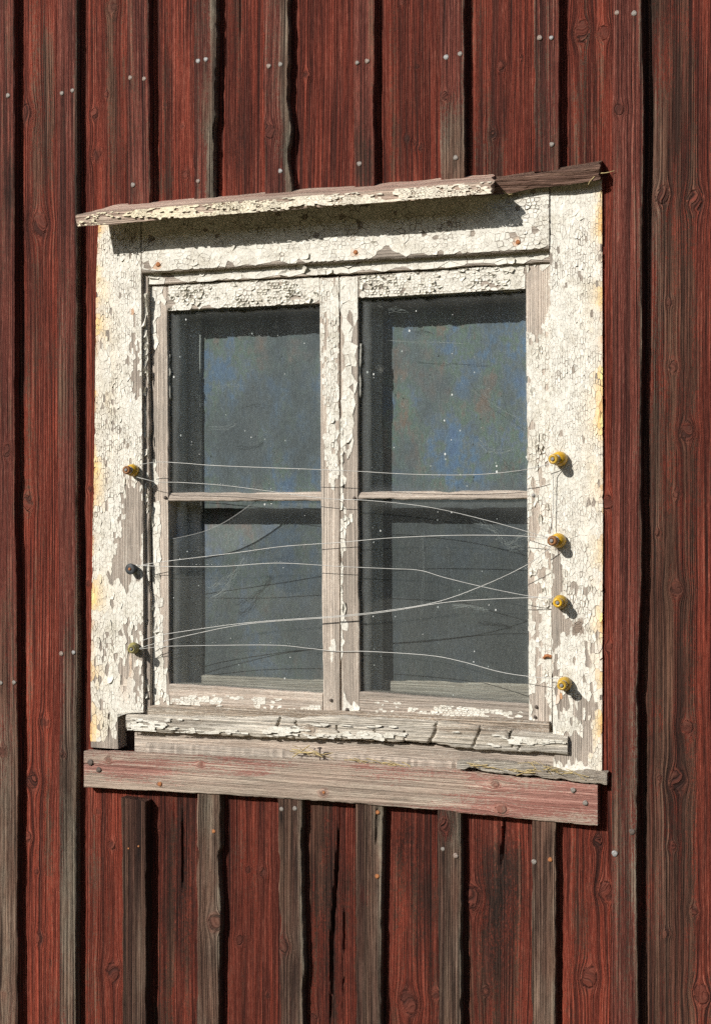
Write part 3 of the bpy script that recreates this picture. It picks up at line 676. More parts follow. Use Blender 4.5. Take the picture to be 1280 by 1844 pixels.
# battens below the apron
def slant(A, LL, a, b): return -.08*(A-A.min())*np.clip((LL-(b-.02))/.02, 0, 1)
for (l, r, v0, nl, kw) in (
    ([(217, 1380), (220, 1600), (222, BOT)], [(262, 1380), (264, 1600), (262, BOT)], 1438, [(232, 1528, 'rust', .002), (250, 1524, 'rust', .002)], dict(wear=.95, grey=.12, dark=.25, blobs=[('g', 255, 1750, 15, 120, .6), ('w', 225, 1490, 20, 50, -.2)], dy=-.006, endcut=slant)),
    ([(355, 1380), (354, BOT)], [(397, 1380), (396, 1600), (398, 1660), (395, 1700), (394, BOT)], 1395, [(385, 1497, 'rust', .004)], dict(wear=1.1, grey=.45, knots=[(388, 1661, 15)], blobs=[('g', 370, 1450, 25, 60, .4), ('d', 375, 1720, 18, 40, .5)], edge_hi=(.5, .005), chip=.002, warp=.012)),
    ([(500, 1390), (503, 1650), (508, BOT)], [(545, 1390), (543, 1600), (548, 1750), (547, BOT)], 1405, [(507, 1457), (531, 1456)], dict(wear=.85, grey=.3, knots=[(512, 1703, 12)], blobs=[('w', 505, 1700, 14, 40, -.5), ('d', 530, 1760, 14, 60, .7), ('d', 505, 1470, 6, 50, .6)], edge_hi=(.7, .006), chip=.0016)),
    ([(640, 1390), (642, BOT)], [(690, 1390), (686, 1650), (684, BOT)], 1415, [(680, 1463, 'rust', .004), (679, 1578, 'rust', .004)], dict(wear=.9, grey=.25, blobs=[('w', 658, 1615, 18, 25, -.5), ('d', 655, 1750, 25, 120, .4), ('g', 680, 1480, 10, 60, .5)], edge_hi=(.9, .005), chip=.0016, cracks=[([(679, 1440), (677, 1540)], .003, .006)])),
    ([(787, 1400), (788, 1600), (793, BOT)], [(830, 1400), (829, 1600), (830, BOT)], 1425, [(797, 1529), (820, 1541, 'nail', .0045)], dict(dy=-.002, wear=.95, grey=.35, knots=[(799, 1488, 11)], blobs=[('w', 800, 1490, 18, 35, -.6), ('g', 815, 1520, 20, 70, .3), ('d', 800, 1700, 15, 120, .3)], edge_hi=(.8, .004))),
    ([(957, 1410), (956, BOT)], [(1003, 1410), (1000, 1600), (999, 1844), (998, BOT)], 1440, [(961, 1552, 'nail', .0045), (990, 1548, 'rust', .004)], dict(wear=1.1, grey=.4, blobs=[('d', 975, 1650, 20, 100, .35), ('d', 988, 1520, 8, 25, .5)], edge_hi=(.8, .005)))):
    kw['dark'] = kw.get('dark', 0)+.08; kw['grey'] = kw['grey']*.95
    batten(l, r, v0, BOT, nl, **kw)

# ------------------------------------------------------------------ the window
win = empty('window', (P(640, 905, 0)[0], .0, P(640, 1390, 0)[1]), label='old casement window with flaking cream paint and four dusty panes', cat='window', kind='thing')
win_inv = (-win.location.x, -win.location.y, -win.location.z)
def fix(o):
    if o is not None: o.location = win_inv if o.parent == win else o.location
    return o
YC, YH, YS, YG = -.004, -.007, .016, .026
def blobcov(base, blobs, nz=.35, seed=3, sc_=30, stretch=(1, 1)):
    def f(pu, pv, X, Z):
        c = np.full(len(pu), base)
        for (bu, bv, ru, rv, am) in blobs:
            c = c+am*np.exp(-(((pu-bu)/ru)**2+((pv-bv)/rv)**2))
        c = c+nz*2*(fbm(X*sc_*stretch[0], Z*sc_*stretch[1], seed, 3)-.5)
        return np.clip((c-.35)/.3, 0, 1)
    return f
RUST = [(285, 477, 6, 5, .9), (640, 455, 7, 5, .9), (932, 437, 7, 5, .9), (236, 1195, 6, 22, .5), (226, 1235, 10, 30, .25), (1008, 1252, 4, 6, .9), (1011, 1268, 4, 14, .35), (234, 868, 5, 8, .3), (986, 1184, 6, 4, .8), (239, 560, 3, 5, .7)]
def rust(c, u, v):
    for (a, b_, ru, rv, am) in RUST:
        k = am*math.exp(-((u-a)/ru)**2-((v-b_)/rv)**2); c = np.array(c)*(1-k)+np.array((.48, .20, .05))*k
    return tuple(c)
def tone_plain(u, v, R):
    b_ = R.uniform(.88, 1.05); return rust((.71*b_, .69*b_, .615*b_), u, v)
def tone_edge(edge_u, side, w=16, base=(.71, .69, .615)):
    def f(u, v, R):
        b_ = R.uniform(.88, 1.05); c = np.array(base)*b_
        d = (u-edge_u(v))*side
        k = math.exp(-max(d, 0)/w)*float(.7+1.5*noise2(v/90, 0, 4))
        k2 = math.exp(-max(d, 0)/4.)*float(noise2(v/22, 3, 9))
        k *= min(max((float(fbm(v/45., u/30., 21, 3))-.38)*4, 0.12), 1); k2 *= min(max((float(noise2(v/16., 2, 5))-.4)*3, 0), 1)
        c = c*max(1-k*.8, 0)+np.array((.80, .56, .24))*k*.8
        c = c*(1-k2*.9)+np.array((.50, .22, .05))*k2*.9
        return rust(np.clip(c, 0, .85), u, v)
    return f
# side casings
zc_l = P(216, 1283, YC)[1]
LCR = [(254, 395), (256, 700), (258, 1000), (259, 1282.5)]
cl = plank('side_casing', 'v', LCL, LCR+[(213, 1283.5), (213, 1360)], 396, 1349, YC, .034, M['bare'], win, wear=1.1, grey=.62, steps=(zc_l,), da=.003, chip=.0006, wob=.0005,
           blobs=[('g', 240, 1320, 40, 60, -.2), ('d', 170, 1330, 8, 25, .5)], cracks=[([(197, 1230), (196, 1345)], .002, .003)])
fix(cl)
flakes(cl, 'v', LCL, LCR+[(212, 1283.5), (212, 1360)], 396, 1338, YC, blobcov(.97, [(243, 640, 14, 90, -.5), (250, 700, 10, 60, -.4), (240, 920, 22, 60, -1.0), (228, 1000, 24, 45, -1.0), (205, 1040, 14, 20, -.5), (225, 1130, 40, 30, -.25), (215, 1200, 50, 50, -.35), (250, 1180, 20, 80, -.4), (205, 1270, 50, 60, -.2), (190, 1140, 12, 60, -.25), (190, 1340, 40, 22, -.7), (205, 1310, 10, 25, -.3)], .24, 3, 60, (2.6, .55)),
       ca=.0042, cl=.0105, seed=11, tone=tone_edge(lambda v: interp([(b, a) for a, b in LCL], v), 1, 13))
# reveal side of the left casing keeps scraps of paint
RCL = [(990, 316), (990, 700), (992, 1100), (996, 1390)]
cr = plank('side_casing', 'v', RCL, RCR, 318, 1392, YC, .034, M['bare'], win, wear=1.1, grey=.58, chip=.0006, wob=.0005, blobs=[('g', 1020, 1300, 40, 80, -.25)], knots=[(1040, 1130, 9)])
fix(cr)
flakes(cr, 'v', RCL, RCR, 318, 1390, YC, blobcov(1.02, [(1000, 1080, 14, 90, -.8), (1005, 1000, 10, 40, -.3), (1015, 1125, 20, 18, -.9), (1070, 1110, 12, 20, -.3), (1060, 1190, 25, 60, -.5), (1000, 1170, 8, 60, -.4), (1010, 1260, 30, 40, -.55), (1060, 1280, 30, 40, -.5), (1030, 1350, 40, 35, -1.1), (1000, 560, 5, 30, -.4), (1075, 960, 10, 60, -.3)], .22, 6, 60, (2.6, .55)),
       ca=.0042, cl=.0105, seed=13, tone=tone_edge(lambda v: interp([(b, a) for a, b in RCR], v), -1, 13, (.725, .705, .63)))
# head casing
HT, HB = [(255, 380), (989, 318)], [(255, 492), (620, 471), (989, 450)]
hc = plank('head_casing', 'h', HB, HT, 255.5, 988.5, YH, .022, M['bare'], win, wear=1.1, grey=.6, bev=.004, chip=.0008)
fix(hc)
flakes(hc, 'h', [(255, 490), (620, 469), (989, 447)], HT, 256, 988, YH, blobcov(1.02, [(960, 415, 20, 20, -.6), (860, 425, 30, 12, -.4), (690, 455, 30, 14, -.7), (270, 425, 14, 22, -.6), (265, 480, 12, 12, -.5), (900, 398, 25, 10, -.3)], .3, 8, 26, (.7, 2)), ca=.0068, cl=.0085, seed=14, curl=.0009, big=.2, tone=tone_plain)
for (u, v) in ((285, 476), (640, 454), (932, 436)):
    o = nail(hc, u, v, YH-.0015, mat='rust', r=.0045)
# frame head above the sashes
FT, FB = [(262, 484), (990, 445)], [(262, 513), (620, 493), (990, 472)]
fh = fix(plank('frame_head', 'h', FB, FT, 262, 993, .009, .05, M['bare'], win, wear=1.1, grey=.5, chip=.0008))
flakes(fh, 'h', FB, FT, 264, 988, .009, blobcov(.9, [(300, 500, 30, 20, -.4)], .3, 9, 26, (.6, 2)), ca=.009, cl=.016, seed=15, curl=.002, big=.3)
# frame jambs and stool behind the casings
JL = [(254, 480), (259, 1300)]
fix(plank('frame_jamb', 'v', [(235, 480), (238, 1310)], [(258, 480), (262, 1310)], 482, 1300, .0295, .075, M['bare'], win, wear=1.1, grey=.6))
fix(plank('frame_jamb', 'v', [(1002, 450), (1004, 1330)], [(1024, 450), (1026, 1330)], 455, 1330, .0295, .075, M['bare'], win, wear=1.1, grey=.6))

st_ = fix(plank('frame_stop', 'v', [(257, 484), (261, 1300)], [(267, 484), (271, 1300)], 490, 1284, .005, .022, M['bare'], win, wear=1.1, grey=.55, dark=.15, chip=.0012, da=.002))
flakes(st_, 'v', [(257, 484), (261, 1300)], [(267, 484), (271, 1300)], 495, 1280, .005, blobcov(.35, [(262, 560, 10, 80, .3), (262, 700, 10, 60, .2), (265, 820, 10, 60, .25), (266, 1100, 10, 60, -.2)], .4, 61, 30, (1, 1)), ca=.0045, cl=.011, seed=61, curl=.0022, loose=.4)
# sashes --------------------------------------------------------------
def sash(stileL, stileR, topB, topT, botT, botB, mun, kwL, kwR, vtop, vbot, seed):
    s = empty('sash', (0, 0, 0), parent=win); s.location = win_inv
    th = .034
    a = plank('stile', 'v', stileL[0], stileL[1], vtop[0], vbot[0], YS, th, M['bare'], s, **kwL)
    b = plank('stile', 'v', stileR[0], stileR[1], vtop[1], vbot[1], YS, th, M['bare'], s, **kwR)
    uL = interp([(v, u) for u, v in stileL[1]], 900); uR = interp([(v, u) for u, v in stileR[0]], 900)
    t = plank('rail', 'h', topB, topT, uL-3, uR+3, YS+.0006, th-.002, M['bare'], s, wear=1.1, grey=.55, chip=.0008)
    r = plank('rail', 'h', botB, botT, uL-3, uR+3, YS+.0008, th-.002, M['bare'], s, wear=1.1, grey=.18, chip=.0008,
              blobs=[('d', (uL+uR)/2, botT[0][1]+6, 200, 5, .35)])
    m_ = plank('muntin', 'h', mun[1], mun[0], uL-2, uR+2, YS+.001, .026, M['bare'], s, wear=1.1, grey=.35, bev=.003,
               yfun=lambda A, LL, PU, PV: np.clip((A-interp_c(mun, LL))/.012, 0, 1)*.006)
    return s, a, b, t, r, m_
def interp_c(mun, LL):
    zs = [(P(u, v, YS)[0], P(u, v, YS)[1]) for u, v in mun[1]]
    return interp([(x, z+.004) for x, z in zs], LL)
S1L = ([(272, 500), (277, 1290)], [(301, 500), (304, 900), (306, 1290)])
S1R = ([(576, 490), (578, 900), (582, 1295)], [(610.5, 490), (611, 900), (612.5, 1295)])
S2L = ([(612, 490), (613, 900), (614.5, 1295)], [(644, 490), (645, 900), (648, 1295)])
S2R = ([(946, 470), (949, 900), (952, 1310)], [(991, 470), (993, 1310)])
M1 = ([(300, 887), (580, 886)], [(300, 903), (580, 902)])
M2 = ([(640, 885.5), (955, 883)], [(640, 901), (955, 899)])
ks = dict(wear=1.1, grey=.72, chip=.0006, wob=.0004)
sash1, s1a, s1b, s1t, s1r, s1m = sash(S1L, S1R, [(290, 560), (580, 546)], [(290, 513), (580, 498)], [(300, 1231), (585, 1249)], [(300, 1269), (585, 1283)], M1, dict(ks, blobs=[('g', 290, 700, 30, 100, .2), ('g', 290, 870, 20, 150, -.2)]), dict(ks, grey=.66), (514, 499), (1278, 1284), 21)
sash2, s2a, s2b, s2t, s2r, s2m = sash(S2L, S2R, [(640, 537), (955, 519)], [(640, 496), (955, 474)], [(640, 1245), (955, 1269)], [(640, 1285), (955, 1305)], M2, dict(ks, grey=.5), dict(ks, grey=.66), (497, 474), (1286, 1307), 22)
F_ = flakes
F_(s1a, 'v', *S1L, 516, 1276, YS, blobcov(.18, [(280, 530, 16, 40, .7), (278, 600, 8, 40, .5), (277, 850, 6, 12, .8), (280, 970, 10, 90, .75), (282, 1100, 9, 120, .75), (285, 1200, 14, 70, .6), (290, 1250, 20, 30, .4)], .2, 31, 40, (2, .5)), ca=.007, cl=.016, seed=31, curl=.0022, big=.3)
F_(s1b, 'v', *S1R, 501, 1282, YS, blobcov(.2, [(590, 520, 30, 40, .9), (600, 640, 10, 90, .65), (596, 760, 12, 100, .7), (600, 840, 8, 40, .4), (580, 600, 5, 80, .35), (598, 1170, 6, 20, .3)], .25, 32, 40, (2, .5)), ca=.0042, cl=.010, seed=32, curl=.0009)
F_(s2a, 'v', *S2L, 499, 1284, YS, blobcov(.2, [(630, 520, 30, 40, .9), (622, 640, 12, 80, .6), (628, 740, 12, 100, .5), (620, 930, 10, 18, .7), (616, 960, 4, 200, .5), (622, 1110, 8, 16, .55), (617, 1150, 4, 120, .4), (630, 1280, 14, 14, .5)], .25, 33, 40, (2, .5)), ca=.0065, cl=.014, seed=33, curl=.0022, big=.3)
F_(s2b, 'v', *S2R, 477, 1304, YS, blobcov(.66, [(965, 540, 18, 60, -.8), (975, 500, 20, 15, -.1), (975, 880, 12, 40, -.25), (958, 960, 6, 60, -.3), (970, 1100, 20, 60, -.15), (970, 760, 18, 100, .35), (975, 1280, 20, 30, -.4)], .3, 34, 40, (2, .5)), ca=.006, cl=.011, seed=34, curl=.0018, big=.2)
F_(s1t, 'h', [(303, 560), (577, 546)], [(303, 514), (577, 499)], 304, 575, YS+.0006, blobcov(.95, [(310, 545, 14, 14, -.5)], .3, 35, 40, (.8, 2)), ca=.0052, cl=.0065, seed=35, curl=.0022, loose=.3)
F_(s2t, 'h', [(646, 537), (946, 520)], [(646, 497), (946, 476)], 647, 945, YS+.0006, blobcov(.95, [(880, 512, 30, 8, -.5)], .3, 36, 40, (.8, 2)), ca=.0052, cl=.0065, seed=36, curl=.0022, loose=.3)
F_(s1r, 'h', [(306, 1268), (580, 1282)], [(306, 1246), (580, 1262)], 308, 578, YS+.0008, blobcov(.34, [(340, 1263, 26, 8, .8), (392, 1263, 8, 5, .8), (465, 1262, 8, 9, .8), (570, 1278, 14, 6, .8)], .4, 37, 40, (.6, 2)), ca=.004, cl=.007, seed=37, curl=.0008)
F_(s2r, 'h', [(650, 1284), (950, 1304)], [(650, 1258), (950, 1282)], 652, 948, YS+.0008, blobcov(.34, [(800, 1275, 12, 5, .8), (840, 1284, 50, 9, .75), (810, 1292, 12, 8, .7), (745, 1278, 6, 4, .8)], .4, 38, 40, (.6, 2)), ca=.004, cl=.007, seed=38, curl=.0008)
# iron nails in the sash corners
for (o_, u, v, mt) in ((s2b, 965, 1273, 'nail_dark'), (s2b, 963, 1291, 'nail_dark'), (s1b, 596, 1261, 'nail_dark'), (s2a, 625, 1278, 'nail_dark'), (s2b, 960, 892, 'nail'), (s2a, 638, 897, 'nail_dark'), (s1a, 298, 896, 'nail_dark')):
    nail(o_, u, v, YS-.0012, mat=mt, r=.0032, proud=.003)

hk = [(P(u, v, y)[0], y, P(u, v, y)[1]) for u, v, y in ((979, 1185, .014), (982, 1181, .010), (988, 1181, .009), (993, 1183, .008))]
tube('rusty_catch', hk, .0028, M['rust'], s2b, sub=3)
# glazing: outer panes, each in its own opening; the lower left one has lost a corner
def pane(parent, outline, y=YG, mat='glass', name='pane', th=.003):
    pts = [P(u, v, y) for u, v in outline]; n = len(pts)
    v = [(x, y, z) for x, z in pts]+[(x, y+th, z) for x, z in pts]
    f = [tuple(range(n))[::-1], tuple(range(n, 2*n))]+[(i, (i+1) % n, n+(i+1) % n, n+i) for i in range(n)]
    f[0], f[1] = f[0][::-1], f[1][::-1]; f = [q[::-1] for q in f]
    return mesh_obj(name, v, f, M[mat], parent)
pane(sash1, [(304, 548), (582, 536), (584, 894), (304, 895)])
arc = [(470, 897), (452, 908), (430, 924), (405, 940), (378, 953), (350, 962), (312, 970), (303, 971)]
pane(sash1, arc+[(303, 1240), (588, 1258), (585, 895)])
pane(sash2, [(646, 528), (953, 512), (955, 891), (646, 893)])
pane(sash2, [(646, 894), (955, 892), (958, 1276), (650, 1252)])
# pale thread along the break, painting the glint of the glass edge
tube('edge_glint', [(*[P(u, v, YG)[0]], YG, P(u, v, YG)[1]) for u, v in arc[1:]], .0007, M['web'], sash1, sub=3, n=5)
# putty beads round the panes
def bead(parent, pts, w, seed, y0=YS+.002):
    R = np.random.default_rng(seed); q = []
    for i in range(len(pts)-1):
        (u0, v0), (u1, v1) = pts[i], pts[i+1]; n = max(2, int(math.hypot(u1-u0, v1-v0)/9))
        for k in range(n):
            t = k/n; x, z = P(u0+(u1-u0)*t+R.normal(0, .7), v0+(v1-v0)*t+R.normal(0, .7), YG-.003)
            q.append((x, YG-.003+R.normal(0, .0006), z))
    return tube('putty', q, lambda t: w*(.7+.5*float(noise2(t*40, 0, seed))), M['putty'], parent, sub=2, n=6)
bead(sash1, [(345, 557), (450, 550), (570, 545)], .0028, 1); bead(sash2, [(690, 534), (760, 530), (850, 525)], .003, 2)
bead(sash1, [(305, 640), (305, 700), (306, 730)], .003, 3); bead(sash1, [(306, 955), (306, 993)], .003, 4)
bead(sash2, [(650, 620), (648, 660), (649, 725)], .003, 5); bead(sash2, [(905, 523), (945, 520)], .003, 6)
bead(sash1, [(310, 1236), (580, 1253)], .0022, 7); bead(sash2, [(655, 1250), (948, 1274)], .0025, 8)

# inner (second) window behind: frame lining, inner sash and its filmed panes
YI = .083; YP = YS+.075
def ivp(name, l, r, v0, v1, y, th, **k): return plank(name, 'v', l, r, v0, v1, y, th, M['lining'], inn, wear=1.1, grey=.75, dl=.02, da=.006, **k)
inn = empty('inner_sash', (0, 0, 0), parent=win); inn.location = win_inv
def wp(u, v, yfrom): return P(u, v, yfrom)
ivp('stile', [(300, 480), (306, 1290)], [(362, 480), (362, 1290)], 470, 1290, YI, .03)
ivp('stile', [(620, 470), (622, 1290)], [(688, 470), (688, 1290)], 460, 1290, YI, .03)
ivp('stile', [(958, 470), (960, 1310)], [(1010, 470), (1010, 1310)], 440, 1310, YI, .03)
ivp('lining', [(290, 480), (296, 1290)], [(326, 480), (328, 1290)], 470, 1290, .052, .03)
ivp('lining', [(610, 480), (612, 1290)], [(660, 480), (662, 1290)], 470, 1290, .052, .03)
for (a_, b_, t0, t1, q0, q1) in ((330, 660, 480, 470, 566, 556), (660, 1000, 470, 450, 556, 540)):
    plank('rail', 'h', [(a_, q0), (b_, q1)], [(a_, t0), (b_, t1)], a_, b_, YI+.001, .028, M['bare'], inn, wear=1.1, grey=.7, dl=.02, da=.006)
plank('rail', 'h', [(320, 1290), (660, 1300)], [(320, 1214), (660, 1228)], 320, 625, YI+.001, .028, M['bare'], inn, wear=1.1, grey=.45, dl=.01)
plank('rail', 'h', [(640, 1290), (1010, 1310)], [(640, 1222), (1010, 1234)], 640, 1005, YI+.001, .028, M['bare'], inn, wear=1.1, grey=.15, dl=.01)
def ipane(u0, u1, v0, v1, film):
    nx, nz = 14, 30; V, T = [], []
    for j in range(nz+1):
        for i in range(nx+1):
            u = u0+(u1-u0)*i/nx; v = v0+(v1-v0)*j/nz; x, z = P(u, v, YP); V.append((x, YP, z)); T.append(film(u, v))
    n0 = len(V); V += [(x, y+.003, z) for x, y, z in V]; T += T
    Fs = []
    for j in range(nz):
        for i in range(nx):
            a = j*(nx+1)+i; Fs.append((a, a+nx+1, a+nx+2, a+1)); Fs.append((n0+a, n0+a+1, n0+a+nx+2, n0+a+nx+1))
    o = mesh_obj('pane', V, Fs, M['inner'], inn, smooth=True)
    at = o.data.attributes.new('film', 'FLOAT', 'POINT'); at.data.foreach_set('value', T)
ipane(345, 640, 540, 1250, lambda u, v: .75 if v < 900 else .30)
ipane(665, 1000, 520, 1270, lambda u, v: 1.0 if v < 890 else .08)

# sill, sub-sill, packing strip, apron, lath --------------------------
def sill_cracks(A, LL, PU, PV):
    h = np.zeros_like(A)
    for (pts, w) in (([(503, 1295), (497, 1312), (500, 1330)], 4), ([(786, 1294), (784, 1310), (779, 1322), (773, 1345)], 5), ([(866, 1302), (860, 1325), (853, 1345)], 4), ([(928, 1312), (915, 1325), (921, 1345)], 3), ([(674, 1316), (672, 1338)], 2), ([(729, 1318), (727, 1340)], 2), ([(900, 1305), (925, 1330), (935, 1350)], 2), ([(535, 1300), (530, 1330)], 2.5), ([(606, 1308), (612, 1330)], 2)):
        v_ = [p[1] for p in pts]; u_ = [p[0] for p in pts]
        uc = np.interp(PV, v_, u_)+3*(noise2(PV/6, 0, int(pts[0][0]))-.5)*2
        m = (PV > v_[0]-2) & (PV < v_[-1]+2)
        h += m*.008*np.exp(-((PU-uc)/(w*.55))**2)
    return h+.003*(fbm(LL*20, A*40, 5, 3)-.5)
SB = [(226, 1316), (420, 1325), (640, 1336), (800, 1345), (1021, 1358)]
ST = [(226, 1287), (420, 1291), (640, 1292), (800, 1300), (1021, 1328)]
sl = plank('sill', 'h', SB, ST, 227, 1021, -.014, .06, M['sill'], win, wear=.14, grey=.5, da=.0015, dl=.0022, chip=.002, wob=.001, yfun=sill_cracks, bev=.005,
           blobs=[('w', 860, 1315, 120, 22, .4), ('w', 560, 1310, 80, 10, .4), ('w', 350, 1300, 120, 8, .3), ('g', 880, 1310, 150, 30, -.3)], knots=[(560, 1314, 8)]); fix(sl)
flakes(sl, 'h', [(228, 1315), (640, 1334), (1020, 1356)], [(228, 1292), (640, 1300), (1020, 1334)], 230, 1018, -.0175, blobcov(.30, [(260, 1310, 40, 12, .4), (640, 1325, 90, 6, .4), (450, 1318, 100, 5, .4), (960, 1335, 60, 8, .5)], .35, 41, 30, (.5, 3)), ca=.003, cl=.012, seed=41, curl=.0004, base=.0003)
# sill's sloping back part, up to the sashes
fix(plank('sill_back', 'h', [(236, 1296), (640, 1304), (1012, 1338)], [(236, 1270), (640, 1282), (1012, 1300)], 262, 988, .004, .05, M['sill'], win, wear=.7, grey=.4))
fix(plank('sub_sill', 'h', [(243, 1354), (1026, 1398)], [(243, 1312), (1026, 1354)], 243, 1026, .002, .022, M['bare'], win, wear=1.1, grey=.2, da=.0025))
def teeth(A, LL, PU, PV): return .002*(noise2(LL*160, 0, 3)-.5)*2
fix(plank('packing_strip', 'h', [(250, 1356), (560, 1375), (830, 1391)], [(262, 1337), (560, 1353), (830, 1373)], 262, 832, -.009, .0105, M['bare'], win, wear=1.1, grey=.3, dark=.15, chip=.002, yfun=teeth, dl=.003))
AB = [(151, 1418), (400, 1431), (640, 1447), (860, 1467), (1075, 1488)]
AT = [(151, 1352), (300, 1359), (560, 1369), (800, 1386), (1075, 1413)]
ap = plank('apron_board', 'h', AB, AT, 151.5, 1075, -.024, .0225, M['apron'], win, wear=.55, grey=.75, da=.002, dl=.004, chip=.0012, knots=[(582, 1428, 7), (902, 1457, 9), (196, 1368, 7), (362, 1376, 6), (890, 1412, 8), (288, 1412, 4)], warp=.010,
           blobs=[('w', 230, 1385, 90, 22, -.35), ('w', 700, 1430, 200, 30, .35), ('w', 470, 1410, 150, 20, .3), ('w', 1000, 1440, 90, 25, -.45), ('w', 880, 1420, 60, 18, -.3), ('g', 500, 1365, 200, 8, .2), ('w', 460, 1364, 330, 7, .3), ('w', 170, 1405, 25, 15, .3), ('w', 420, 1395, 90, 8, -.25), ('w', 640, 1400, 90, 8, -.15), ('w', 480, 1425, 250, 9, .3), ('w', 900, 1480, 200, 8, .3)],
           cracks=[([(150, 1376), (175, 1378)], .002, .004), ([(830, 1388), (900, 1400), (1010, 1404)], .0015, .002)]); fix(ap)
for (u, v, mt, r) in ((163, 1373, 'nail_dark', .006), (178, 1386, 'nail_dark', .005), (288, 1412, 'rust', .004), (1031, 1423, 'nail', .0048), (1053, 1446, 'nail', .0048), (583, 1427, 'rust', .003)):
    nail(ap, u, v, -.0255, mat=mt, r=r)
fix(plank('lath', 'h', [(822, 1385), (960, 1398), (1092, 1416)], [(822, 1371), (960, 1378), (1092, 1394)], 822, 1092, -.029, .026, M['sill'], win, wear=.45, grey=.3, chip=.0035, wob=.0012, dl=.003, blobs=[('g', 1060, 1400, 40, 20, -.2)]))
# the nail standing upright behind the apron
nx_, nz_ = P(576, 1362, -.018)
nl_ = tube('standing_nail', [(nx_, -.018, nz_-.012), (nx_+.0005, -.0185, nz_), (nx_, -.019, nz_+.014)], .0016, M['nail_dark'], ap, sub=2)
nh_ = tube('standing_nail_head', [(nx_, -.019, nz_+.014), (nx_, -.019, nz_+.0158)], .004, M['nail_dark'], ap, sub=1, n=10)

# drip cap (hood): a sloped board with flaking front edge; its right end has split off
def hood():
    ua, ub = 137, 896
    yf = -.077
    x0, x1 = P(ua, 407, yf)[0], P(ub, 345, yf)[0]
    L = np.arange(x0, x1, .004); L[-1] = x1
    zb = np.interp(L, [x0, x1], [P(137, 408, yf)[1], P(893, 348, yf)[1]])
    zt = np.interp(L, [x0, P(180, 385, yf)[0], x1], [P(137, 388, yf)[1], P(180, 381, yf)[1], P(893, 325, yf)[1]])
    zt = zt+.0015*(fbm(L*25, L*0, 3, 3)-.5)*2; zb = zb+.0015*(fbm(L*20, L*0, 8, 3)-.5)*2
    sec = []
    nt_, nf = 12, 8
    drop = .030
    A, Y, U = [], [], []
    for i, x in enumerate(L):
        a, y, u = [], [], []
        for k in range(nt_+1):        # top from the wall outwards
            t = k/nt_; yy = .001+(yf-.001)*t; zz = zt[i]+drop*(1-t)
            a.append(zz); y.append(yy); u.append(.2+yy)
        for k in range(1, nf+1):
            t = k/nf; a.append(zt[i]+(zb[i]-zt[i])*t); y.append(yf+.004*t-(.001 if 0 < k < nf else 0)); u.append(.1+t*(zt[i]-zb[i]))
        a.append(zb[i]+drop); y.append(.001); u.append(.3)
        A.append(a); Y.append(y); U.append(u)
    A, Y, U = map(np.array, (A, Y, U))
    # ragged break at the right end, chamfer at the left tip
    LL = np.repeat(L[:, None], A.shape[1], 1)
    e = np.clip((LL-(x1-.03))/.03, 0, 1); LL = LL-e*(.02*fbm(A*120, Y*90, 4, 2)+.012*(Y-yf)/.06)
    s_ = np.clip(((x0+.04)-LL)/.04, 0, 1); LL = LL+s_*np.clip((Y-yf)/.06, 0, 1)*.028
    N = (fbm(LL*18, A*60+Y*60, 6, 3)-.5)
    Y2 = Y-N*.0016*(Y < -.001); A2 = A+N*.002
    w = np.zeros(A.shape+(4,)); top = np.arange(A.shape[1])[None, :] < nt_
    w[..., 0] = np.where(top, .62, 1.1); w[..., 1] = np.where(top, .35, .55)
    pu, pv = PX(LL, yf, A)
    w[..., 0] += np.where(top, .6*np.clip((yf*.35-Y)/.03, 0, 1), 0)
    return L, zt, zb, loft('drip_cap', 'h', LL[:, ::-1], A2[:, ::-1], Y2[:, ::-1], U[:, ::-1]+4.1, M['apron'], win, w[:, ::-1])
L_, zt_, zb_, hd = hood(); fix(hd)
flakes(hd, 'h', [(137, 408), (893, 348)], [(137, 389), (180, 382), (893, 326)], 141, 884, -.0785, blobcov(.50, [(190, 395, 30, 8, -.3), (230, 400, 40, 6, -.2), (330, 388, 60, 5, .3), (440, 372, 60, 8, .2), (600, 362, 80, 8, .35), (760, 350, 60, 8, .2), (510, 360, 20, 4, -.5), (700, 347, 12, 10, -.5), (560, 372, 30, 4, -.3)], .35, 51, 26, (.6, 3)), ca=.0026, cl=.0065, seed=51, curl=.0005, base=.0006,
       tone=lambda u, v, R: tuple(np.array((.74, .66, .47))*R.uniform(.85, 1.1)+np.array((.02, .04, .10))*np.clip((u-300)/300, 0, 1)))
